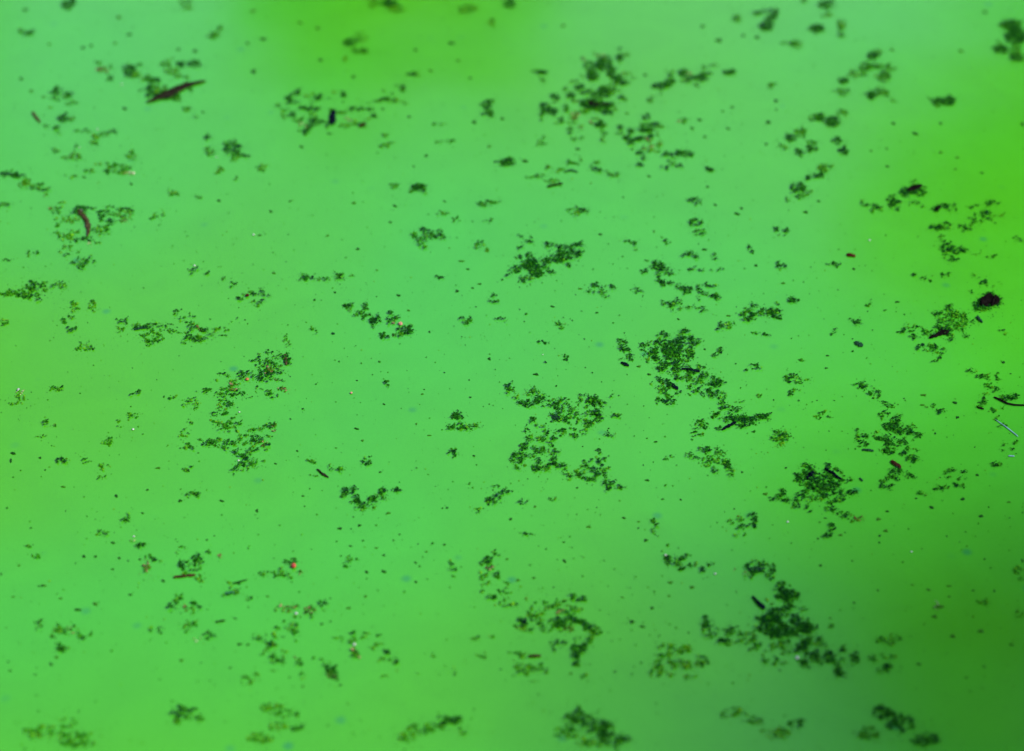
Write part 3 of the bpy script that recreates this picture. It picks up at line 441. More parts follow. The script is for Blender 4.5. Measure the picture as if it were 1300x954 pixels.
R2|largest sharp duckweed mat, right of the middle, with black bark bits|70 185 35 45 .7 d;45 160 25 15 .7;95 215 25 18 .9 d;150 280 35 25 .6 d;110 270 15 12 .6;40 300 16 12 .6;240 180 40 25 .5 d;220 210 25 14 .7 d;280 160 30 12 .7;240 265 18 12 .8 d;310 250 45 40 .7 d;335 290 35 22 .9 d;270 300 50 18 .4 o;350 165 30 25 .8 d;400 100 28 20 .9 d;350 125 25 25 .4;420 165 40 22 .9 d;440 220 50 40 .95 d;350 230 60 30 .6 m;500 150 35 30 .8 d;560 70 35 18 .85 d;530 90 30 12 .6;600 125 60 18 .8 d;650 160 40 22 .85 d;540 155 30 25 .8 d;510 220 50 50 .9 d;460 280 60 30 .9 d;600 230 40 30 .6 m;625 240 20 40 .7 d;600 275 40 25 .6 d;570 310 40 15 .6;540 280 30 25 .6;380 360 40 35 .85 d;420 330 40 25 .4 m;480 330 40 22 .8 d;500 370 50 40 .8 d;460 410 30 20 .6 m;570 360 30 25 .7 d;640 385 50 22 .7 d;710 360 40 18 .6 m;740 390 25 15 .5;620 420 40 18 .7 d;720 435 40 25 .85 d;520 450 50 14 .85 d;640 470 70 30 .65 m;600 440 40 20 .5;370 450 30 22 .7 d;400 480 40 22 .85 d;350 520 20 25 .4 m;410 545 35 16 .9 d;450 500 40 25 .7 d;390 520 30 22 .5 o;430 590 30 22 .5 m;510 575 20 12 .9 d;480 600 25 12 .6;400 635 40 14 .85 d;350 640 25 18 .6 m;470 645 22 18 .95 d;370 610 30 20 .4;350 565 25 8 .4;740 500 35 25 .5 m;660 550 35 14 .8 d;610 520 30 16 .5;690 565 30 10 .5;780 560 35 22 .7 d;830 490 40 40 .9 d;880 495 16 10 .8;800 450 20 15 .8 d;810 590 40 25 .9 d;870 580 30 30 .5 m;880 625 20 14 .8;880 655 22 14 .8 d;735 600 15 8 .8 d;600 580 25 8 .5;300 488 20 6 .7
R2|dark spiky duckweed mat around the purple-black stick|920 690 30 14 .9 d;980 705 35 15 .9 d;1030 695 18 7 .7;960 770 60 25 .95 d;1030 790 60 20 .9 d;1050 755 30 18 .7 m;1100 800 35 22 .9 d;1050 830 45 18 .9 d;1160 770 35 22 .9 d;1210 760 35 20 .85 d;820 745 30 18 .8 d;790 765 30 14 .6 m;860 770 40 10 .5;700 820 60 30 .5 m;740 850 15 14 .8;690 790 30 14 .6 d;680 850 30 12 .5;660 900 25 18 .6 d;705 905 14 10 .8;630 945 20 6 .6;860 860 20 22 .6 d;900 800 30 20 .4
R2||860 225 20 18 .85 d;820 265 25 14 .7 d;795 258 10 12 .7
R2||1130 350 30 14 .85 d;1075 385 22 9 .9 d;1170 375 25 6 .7;1110 365 25 10 .4
R2||1165 590 28 18 .6 m;1190 575 20 10 .4
R2||1010 640 40 10 .4
R2||20 750 35 12 .7 d
Q3||735 35 25 12 .7 m;790 10 30 12 .8 d;840 40 50 30 .45 m;850 15 30 12 .6;885 65 14 20 .8 d;900 95 14 22 .7 m;832 95 12 8 .9 d;800 60 20 14 .4 m
R1|duckweed chain sloping right in the middle with a dark rosette|40 85 22 28 .8 d;75 105 25 25 .4 o;35 130 14 10 .7;88 168 18 16 .8 m;65 38 9 7 .9 d;235 110 45 20 .85 m;170 135 35 12 .5 o;280 110 20 14 .6;200 205 70 25 .85 d;290 180 45 22 .9 d;150 200 30 20 .8 d;330 150 30 20 .6 m;400 185 60 18 .5 o;490 180 50 18 .65 m;410 225 40 22 .9 d;440 245 30 16 .7 d;500 220 28 18 .7 d;490 260 25 16 .7;560 270 45 22 .7 m;540 310 40 25 .5 m;480 330 40 25 .6 m;600 298 25 10 .85 d;500 345 30 12 .7 d;590 360 40 16 .5 m;540 370 25 10 .6;420 322 38 30 .95 d;320 238 12 8 .8;215 242 12 6 .7
R1|upright dark duckweed block right of the rosette chain in the middle|650 145 40 14 .8 d;640 180 40 20 .6 m;720 170 50 22 .9 d;700 190 40 18 .9;770 185 20 20 .8 d;740 215 50 22 .8 d;785 235 22 10 .95 d;660 235 25 16 .6 m;790 210 14 10 .7;725 275 35 22 .9 d;745 310 35 25 .9 d;690 305 35 20 .7 m;690 365 45 30 .75 m;680 370 25 25 .8 d;765 340 22 12 .95 d;720 390 10 25 .6 o;660 350 18 14 .6;685 405 20 10 .7;600 420 40 16 .6 m;620 450 25 14 .6;570 470 40 18 .8 d;540 460 20 10 .6;605 225 12 8 .5
R1|wide ragged duckweed mat below the rosette chain in the middle|225 345 28 18 .9 d;190 385 20 8 .5;260 385 14 9 .8;190 432 28 14 .8 d;330 440 28 22 .8 d;320 405 20 12 .7;300 490 50 22 .75 m;200 500 25 30 .7 m;230 470 30 12 .6;400 500 22 28 .9 d;380 525 20 14 .9;460 430 30 14 .85 d;420 445 20 12 .5;490 450 16 14 .8;530 450 15 8 .5;160 545 25 20 .95 d;150 580 28 18 .95 d;130 620 25 25 .9 d;170 640 18 14 .9 d;70 650 28 30 .9 d;130 675 28 22 .95 d;120 735 28 14 .7 m;100 715 12 25 .5 o;170 710 14 12 .4 o;295 595 45 25 .95 d;250 575 22 16 .9;320 580 25 15 .9;370 600 22 25 .6 m;430 595 28 14 .85 d;400 620 14 14 .8;230 635 30 18 .7 m;280 665 22 18 .8 d;280 695 22 18 .9 d;260 735 35 22 .9 d;340 735 45 22 .75 m;340 700 25 14 .5;395 690 30 25 .95 d;400 655 30 12 .8 d;450 720 35 16 .85 d;490 745 30 14 .6 m;240 720 25 10 .7;395 565 22 12 .6
R1|duckweed tail trailing right from the wide ragged mat in the middle|740 590 18 14 .7 m;765 610 18 16 .85 d;720 662 16 12 .9 d;750 650 20 12 .6;800 655 25 14 .8 d;835 635 14 8 .6;775 685 25 18 .9 d;680 715 18 16 .9 d;640 715 40 9 .6;640 672 20 8 .5;710 755 25 25 .95 d;690 825 30 16 .95 d;560 785 55 18 .7 m;500 790 25 18 .8 d;510 820 40 10 .4 o;620 800 30 18 .75 d;620 760 35 16 .6 m;780 780 40 22 .7 d;820 785 25 14 .9 d;740 800 30 16 .8;800 740 35 22 .6 o;770 740 20 14 .6;850 742 10 6 .8;580 755 30 14 .4 o
R1||815 840 14 22 .9 d;845 880 28 18 .95 d;875 855 14 20 .9 d;910 880 25 18 .5 o;950 893 22 14 .95 d
R1||850 465 25 11 .95 d;890 453 14 7 .7
R1||900 305 50 9 .7 m;935 295 14 6
R1||880 145 22 12 .7;920 155 10 12 .5
Q1||250 48 22 10 .8 d;265 58 12 7 .8
Q1||345 52 20 10 .6
Q1||430 75 25 14 .4 o;415 118 20 7 .6 m
Q1||790 186 28 10 .7 m;810 190 12 8 .9 d
Q1||515 295 16 12 .8 d;527 282 8 8 .8
Q1||425 347 22 10 .7 m;408 355 10 5
Q1||580 402 18 12 .85 d;595 388 12 6 .5;550 378 16 8 .3 w
Q1||600 487 16 22 .8 b;630 455 18 12 .6 d;610 438 10 8 .5;657 465 10 6 .6
Q1|olive duckweed tufts just above the reddish brown stick at lower left|755 478 22 16 .8 d;808 455 22 18 .85 d;800 490 25 18 .7 m;825 535 18 20 .6 o;850 432 10 9 .8;760 510 30 6 .5 o;750 408 12 8 .5;730 428 8 10 .4
Q1||905 442 12 12 .5 b
Q1||945 590 28 16 .7 m;940 548 14 8 .5;975 585 10 15 .4;1015 615 20 16 .2
Q1||735 620 18 22 .6 m;710 640 16 12 .7 d;730 660 12 8 .4;805 640 16 12 .8 d;770 660 18 12 .5 b;790 670 20 16 .4 o
Q1||765 740 16 22 .6 o;768 715 10 14 .4 b;805 722 14 12 .7 m;855 772 22 14 .7 m;810 785 20 10 .25 w
Q1|faded olive and brown duckweed spray in the lower left corner area|240 740 22 22 .6 o;215 765 14 14 .5 o;285 745 16 18 .4 b;265 750 20 10 .5 o;350 760 28 14 .5 m;345 778 12 8 .8 d;320 740 16 10 .3
Q1||255 815 32 14 .7 o;262 822 18 8 .8 d
Q1||155 720 16 20 .7 m
Q1||145 445 28 12 .5 m;120 400 10 12 .6
Q1||655 740 12 10 .8 d;622 740 12 7 .7
L||70 720 30 12 .8 o;150 705 40 22 .6 o;110 745 50 20 .5 o
L|blurred olive and brown duckweed streak below the red berry|310 185 18 25 .5 o;350 190 30 6 .6;400 200 50 22 .65 b;450 180 25 16 .5;545 205 40 32 .6 b;545 235 22 14 .9 d;560 195 14 14 .7 d;600 210 16 6 .5;645 155 32 14 .85 d;660 212 22 8 .5;470 265 30 14 .5 o;400 225 30 10 .3 w
L||430 345 45 40 .7 o;455 375 20 18 .8 d;360 285 30 12 .4;310 340 25 16 .5 m;270 370 35 18 .5 o;220 390 14 14 .4;175 420 30 16 .8 m;330 410 18 12 .5;460 430 22 12 .3
L|blurred olive ring of duckweed near the bottom edge at left|260 465 30 18 .8 d;295 480 22 20 .6 o;235 500 20 25 .6 o;225 535 18 18 .5 o;280 575 40 22 .8 m;335 590 25 16 .9 d;355 535 20 25 .6 o;270 545 25 14 .4 o;300 660 18 14 .6
L||450 560 25 16 .4 b;470 610 14 14 .9 d;465 585 20 12 .5 o;500 700 20 25 .6 o;490 650 10 20 .3;530 595 40 5 .2;580 575 20 12 .3;645 575 14 14 .3
L||700 650 30 20 .9 d;740 690 25 35 .9 d;690 690 30 18 .7 o;730 730 30 24 .5 b
L||870 382 18 18 .9 d;795 430 25 25 .4 o;855 445 40 18 .8 m;885 525 22 40 .75 b;890 560 25 10 .8;950 405 35 14 .4 o;1000 380 35 10 .4 o;1050 470 18 40 .5 o;1020 500 25 10 .3;1080 415 22 18 .3;990 485 20 8 .3;920 550 20 18 .3 o
L||1150 535 25 16 .95 d;1215 590 18 16 .9 d;1170 595 16 8 .5 b;1110 590 40 18 .4 o;1190 560 10 10 .6
L||1090 705 18 22 .6 o
H||95 165 30 22 .9 d;145 125 25 18 .5 m;130 150 8 8 .8;110 215 30 16 .75 b;150 255 18 18 .9 d;180 270 14 9 .8;70 270 25 30 .6 o;95 305 22 12 .6 o;62 345 14 22 .5 o
H||190 372 35 14 .6 m;235 345 14 9 .5;220 318 30 10 .4 o;130 405 40 12 .85 d;190 435 20 14 .4 o;240 460 28 14 .7 o;280 450 14 12 .9 d;220 415 25 12 .4;140 460 20 10 .2 w
H|big blurred olive duckweed sprawl with curled tail, bottom centre|315 550 18 18 .85 d;340 575 20 35 .8 d;320 615 25 14 .7 o;365 622 25 14 .8 m;300 600 18 14 .5 o;265 580 16 10 .4;385 480 10 50 .5 o;365 520 18 22 .5 o;405 440 16 12 .4;355 412 10 14 .3 b;400 545 16 18 .7 d;440 510 25 45 .5 o;475 430 14 14 .6 m;490 475 25 25 .4 o;535 465 25 30 .55 o;590 425 45 8 .6;660 400 16 18 .9 d;705 418 40 12 .9 d;580 510 30 25 .5 b;645 490 35 25 .65 m;610 465 45 12 .4 o;695 490 16 16 .5 o;520 560 60 14 .7 m;565 575 30 35 .8 d;635 545 40 18 .9 d;600 595 30 25 .4 b;560 610 45 18 .6 m;640 625 45 12 .6 b;690 565 35 22 .85 d;745 600 25 28 .9 d;790 610 30 25 .85 m;805 640 25 20 .5 o;725 575 25 14 .7;650 585 25 16 .3;430 580 14 14 .8;465 612 22 14 .8 d;770 680 25 30 .65 m;740 720 50 14 .85 d;690 745 35 28 .9 d;680 780 25 18 .9 d;680 675 25 16 .5 o;660 730 12 14 .4 o
H||535 712 25 20 .85 d;592 706 22 16 .8 d
H||685 840 25 18 .85 d;705 860 10 10 .5
H|two blurred olive duckweed smears around the red stick at the bottom|320 770 35 16 .65 o;320 795 18 14 .5 o;265 765 20 12 .5;300 870 40 28 .7 o;380 870 50 22 .65 o;360 900 25 18 .5 o;470 882 28 14 .7 m;455 830 16 14 .3;265 820 14 12 .3;270 905 14 12 .4;390 945 25 14 .5
H||30 676 40 12 .7 m;125 660 25 10 .4 o
H||735 930 25 24 .6 o;1040 905 25 10 .3
Q2||230 50 20 14 .6 m
Q2||320 85 40 7 .7 m;235 112 20 8 .2 o;345 85 16 8 .6
Q2||455 65 25 7 .85 d;455 38 14 6 .6
Q2||370 183 18 14 .95 d;400 167 12 12 .9 d;360 172 8 8
Q2||412 215 14 18 .9 d;435 232 16 14 .9 d;405 250 8 8 .7;430 250 18 6 .5 o;480 210 20 12 .95 d;462 230 14 6 .6;520 175 16 16 .9 d;510 195 22 10 .8;545 212 9 5 .7;485 237 14 5 .5
Q2||575 172 18 8 .85 d
Q2||810 12 14 12 .8 d;818 32 6 8 .6
Q2||975 210 30 14 .85 d;1015 182 22 12 .8 d;990 160 20 5 .5;915 260 16 12 .4 m;920 240 10 8 .3;948 218 6 5
Q2|small olive duckweed cluster touching the red berry|145 465 25 14 .6 d;125 462 8 6;105 515 35 14 .7 m;75 500 14 8 .4 o;35 515 22 9 .7 m;180 505 10 16 .4 b
Q2||385 455 12 16 .8 m;360 475 16 10 .4;415 458 8 12 .3
Q2||805 490 14 16 .8 m;797 465 8 8 .4 o;825 500 8 8 .4;822 528 10 6 .4
Q2||935 855 22 14 .3
Q2||820 912 20 12 .4 m
Q2||720 850 20 10 .3
P6|thin dotted line of duckweed crumbs left of the centre|215 228 35 9 .7 d;195 213 8 8 .8;265 233 16 6 .6;300 232 30 6 .65;345 215 14 14 .8 d;355 228 20 7 .7;400 216 14 4 .6
N|short duckweed string sloping down right, left of the salmon petal|370 175 28 30 .8 d;385 210 18 8 .7 o;420 218 18 5 .7;435 240 18 10 .9 d;460 222 20 14 .9 d;492 188 20 20 .9 d;480 255 16 18 .9 d;520 243 22 10 .9 d;570 270 28 20 .8 d;560 295 30 16 .95 d;590 285 16 22 .8 d;555 338 16 10 .8
N|fish-hook shaped duckweed strand holding the salmon petal|685 222 20 12 .95 d;680 270 22 30 .8 d;720 262 20 14 .9 d;710 300 20 10 .5 b;720 290 14 10 .8;760 340 14 18 .9 d;800 330 25 14 .6 o;825 345 25 25 .9 d;790 375 30 14 .9 d;745 390 35 14 .85 m;695 395 18 8 .5 b;655 405 14 12 .8 d;620 385 20 14 .85 d;625 408 18 10 .9 d;840 320 15 12 .5 o
N||1215 262 20 9 .95 d;1240 295 22 16 .8 m;1285 285 14 20 .9 d
N||115 350 18 18 .5 m;130 378 14 10 .8;105 338 14 6 .8
N||650 748 14 10 .95 d;672 765 8 8 .8
N||620 590 25 10 .35
P6||700 25 18 12 .8 d;695 60 28 20 .7 m;660 45 16 10 .5;735 45 22 12 .85 d;770 38 14 16 .8 d;705 98 14 10 .8 m;685 88 8 8 .7;775 58 10 8 .7
P6||935 88 22 12 .75 m;965 105 12 12 .6 o
P6||765 225 18 7 .8 d
P6||840 800 28 14 .9 d;840 845 45 14 .6 m;880 855 25 12 .7 m;915 848 22 12 .7 m;810 845 14 10 .6 d
P6||130 495 18 20 .4 o;125 470 12 6 .4
Q3||45 222 20 10 .7 d;65 213 6 4
Q3||160 212 20 6 .6
Q3||645 35 20 8 .6 m;632 44 8 6
Q3||70 350 25 7 .6 d
Q3||575 300 12 8 .8;590 317 8 6 .8;583 345 8 6 .7
P7||220 560 12 14 .5 d
O||780 140 30 20 .75 m;770 100 20 12 .4 b;790 185 25 14 .85 d;700 150 30 10 .7 m;720 165 14 14 .6;850 105 28 14 .75 d;900 100 22 18 .9 d;905 145 12 35 .85 d;890 180 28 14 .9 d;670 140 25 8 .5;810 240 14 35 .5 m;730 270 16 12 .7
O||170 460 28 22 .9 d;185 490 16 18 .9 d;260 480 30 25 .75 m;275 455 25 18 .7 d;325 445 28 16 .85 d;300 540 22 18 .9 d;365 510 25 22 .75 m;410 505 16 30 .4 o;465 550 24 18 .9 d;525 503 16 16 .9 d;360 420 16 10 .5;140 390 14 12 .5;180 350 14 10 .4;280 360 22 12 .25;260 500 20 14 .7
O||55 152 18 10 .85 m;90 180 12 10 .8;68 238 12 12 .7;105 262 10 8 .5
O||830 520 22 16 .85 d;870 490 16 18 .8 m;920 480 18 22 .75 m;965 490 30 22 .8 d;920 550 75 22 .9 d;1050 535 28 28 .85 d;1020 550 20 20 .4 o;995 590 18 14 .9 d;1030 608 22 12 .8;865 610 16 12 .8;830 590 22 14 .7 b;740 545 22 16 .3 b;1000 500 20 20 .5
I|largest dark blurred duckweed mass, bottom right, beside the navy and red bark|635 250 18 20 .9 d;660 290 35 25 .85 d;690 320 60 35 .95 d;760 320 30 16 .7 m;640 330 40 20 .8 d;710 260 14 10 .5;700 360 30 25 .9 d;700 410 25 30 .95 d;600 440 50 25 .9 d;580 490 60 35 .95 d;500 500 35 25 .9 d;600 550 70 60 1.0 d;520 560 45 35 .9 d;620 610 60 30 1.0 d;690 580 40 40 .95 d;740 510 40 35 .85 d;770 580 50 35 .9 d;820 540 45 30 .95 d;850 580 40 35 .95 d;800 430 30 16 .8 m;790 480 22 16 .7 m;660 460 30 20 .5;440 610 22 35 .7 m;470 570 22 16 .7;540 360 16 10 .4 o;580 400 14 20 .5;830 660 40 25 .9 d;790 700 45 30 .9 d;860 630 25 16 .8;910 640 22 16 .9 d;720 610 50 22 .8 d;765 735 30 18 .8 d;700 720 28 25 .8 m;660 700 22 25 .7 m;580 705 22 25 .8 m;820 735 25 20 .8 d;630 670 20 20 .6;690 670 25 14 .5
I|long blurred duckweed arm reaching left from the largest dark mass|85 495 18 16 .9 d;105 540 40 25 .95 d;75 575 18 12 .8;150 600 30 22 .8 d;120 630 30 14 .5 m;225 655 42 22 .95 d;280 585 45 20 .9 d;210 580 28 14 .7;350 605 35 18 .6 m;390 620 16 25 .6;370 665 35 14 .7 m;300 660 25 14 .4 o;265 690 30 12 .5 o;410 700 28 35 .5 o;470 690 28 25 .75 m;430 650 25 14 .6;520 745 25 16 .6 m
I|blurred dark duckweed lumps trailing right toward the bottom edge from the largest mass|890 775 42 45 .9 d;950 690 40 20 .8 m;990 770 40 45 .85 d;820 820 35 28 .85 d;790 810 25 18 .6;1060 885 32 38 .98 d;1050 830 25 22 .7 m;1100 715 20 18 .9 d;1180 785 35 40 .85 d;1150 840 35 12 .5 m;1085 800 25 18 .7;930 810 28 18 .7
I||540 800 20 22 .75 m;600 805 30 25 .5 m;660 820 25 14 .3
Q3|blurred olive duckweed smears at the bottom between two bigger masses|640 815 35 18 .5 o;610 855 30 18 .6 m;680 830 40 16 .4 o;720 815 25 22 .6 o;690 885 40 22 .7 o;790 875 30 18 .8 m;600 905 25 30 .5 o;630 925 30 14 .5 o;740 890 30 14 .5 o;650 865 20 14 .4;730 940 25 14 .4 o
I||1010 560 25 35 .45 o
Q4||520 790 28 16 .65 o;545 778 14 14 .8 m;465 783 16 14 .4 o;445 860 16 16 .75 m;490 850 16 10 .5;533 855 14 9 .7;500 903 18 18 .9 d;515 890 9 9 .8;465 910 8 8 .7
Q4||1045 500 22 18 .5 o;1050 525 10 14 .5
Q4||885 628 10 8 .6;910 633 14 9 .85
Q4||1045 690 14 30 .3 o
Q4||710 650 22 25 .25 w
X|blurred olive duckweed raft cut by the bottom edge at far left|60 930 30 8 .5 o;100 940 25 10 .6 m;85 918 14 6 .4 o
X|blurred dark duckweed tuft near the bottom edge left of centre|232 905 14 6 .7 d;250 912 12 5 .5 m;225 918 10 4 .5 o
X|blurred olive patch on the bottom edge below the bottom olive ring|345 900 16 7 .6 o;365 908 14 6 .6 m;352 922 12 6 .5 o;380 925 8 5 .6 d;330 938 16 7 .6 o
X|blurred duckweed streak on the bottom edge left of the centre line|540 925 24 6 .6 m;570 915 16 6 .7 d;520 936 16 6 .5 o;590 928 10 5 .5 o
X|blurred dark duckweed mass on the bottom edge right of the centre line|735 912 18 8 .8 d;760 925 20 9 .8 d;720 930 16 8 .6 m;780 940 20 8 .7 d;748 944 16 6 .6 o
X|blurred olive wisps on the bottom edge below the largest dark mass|930 905 16 6 .5 o;955 915 14 6 .5 m;985 932 18 7 .6 o;1010 920 10 5 .5 d
X|blurred dark duckweed lumps on the bottom edge toward the right corner|1120 905 14 8 .8 d;1145 920 18 9 .8 d;1105 932 14 8 .7 m;1175 940 16 8 .7 d
"""
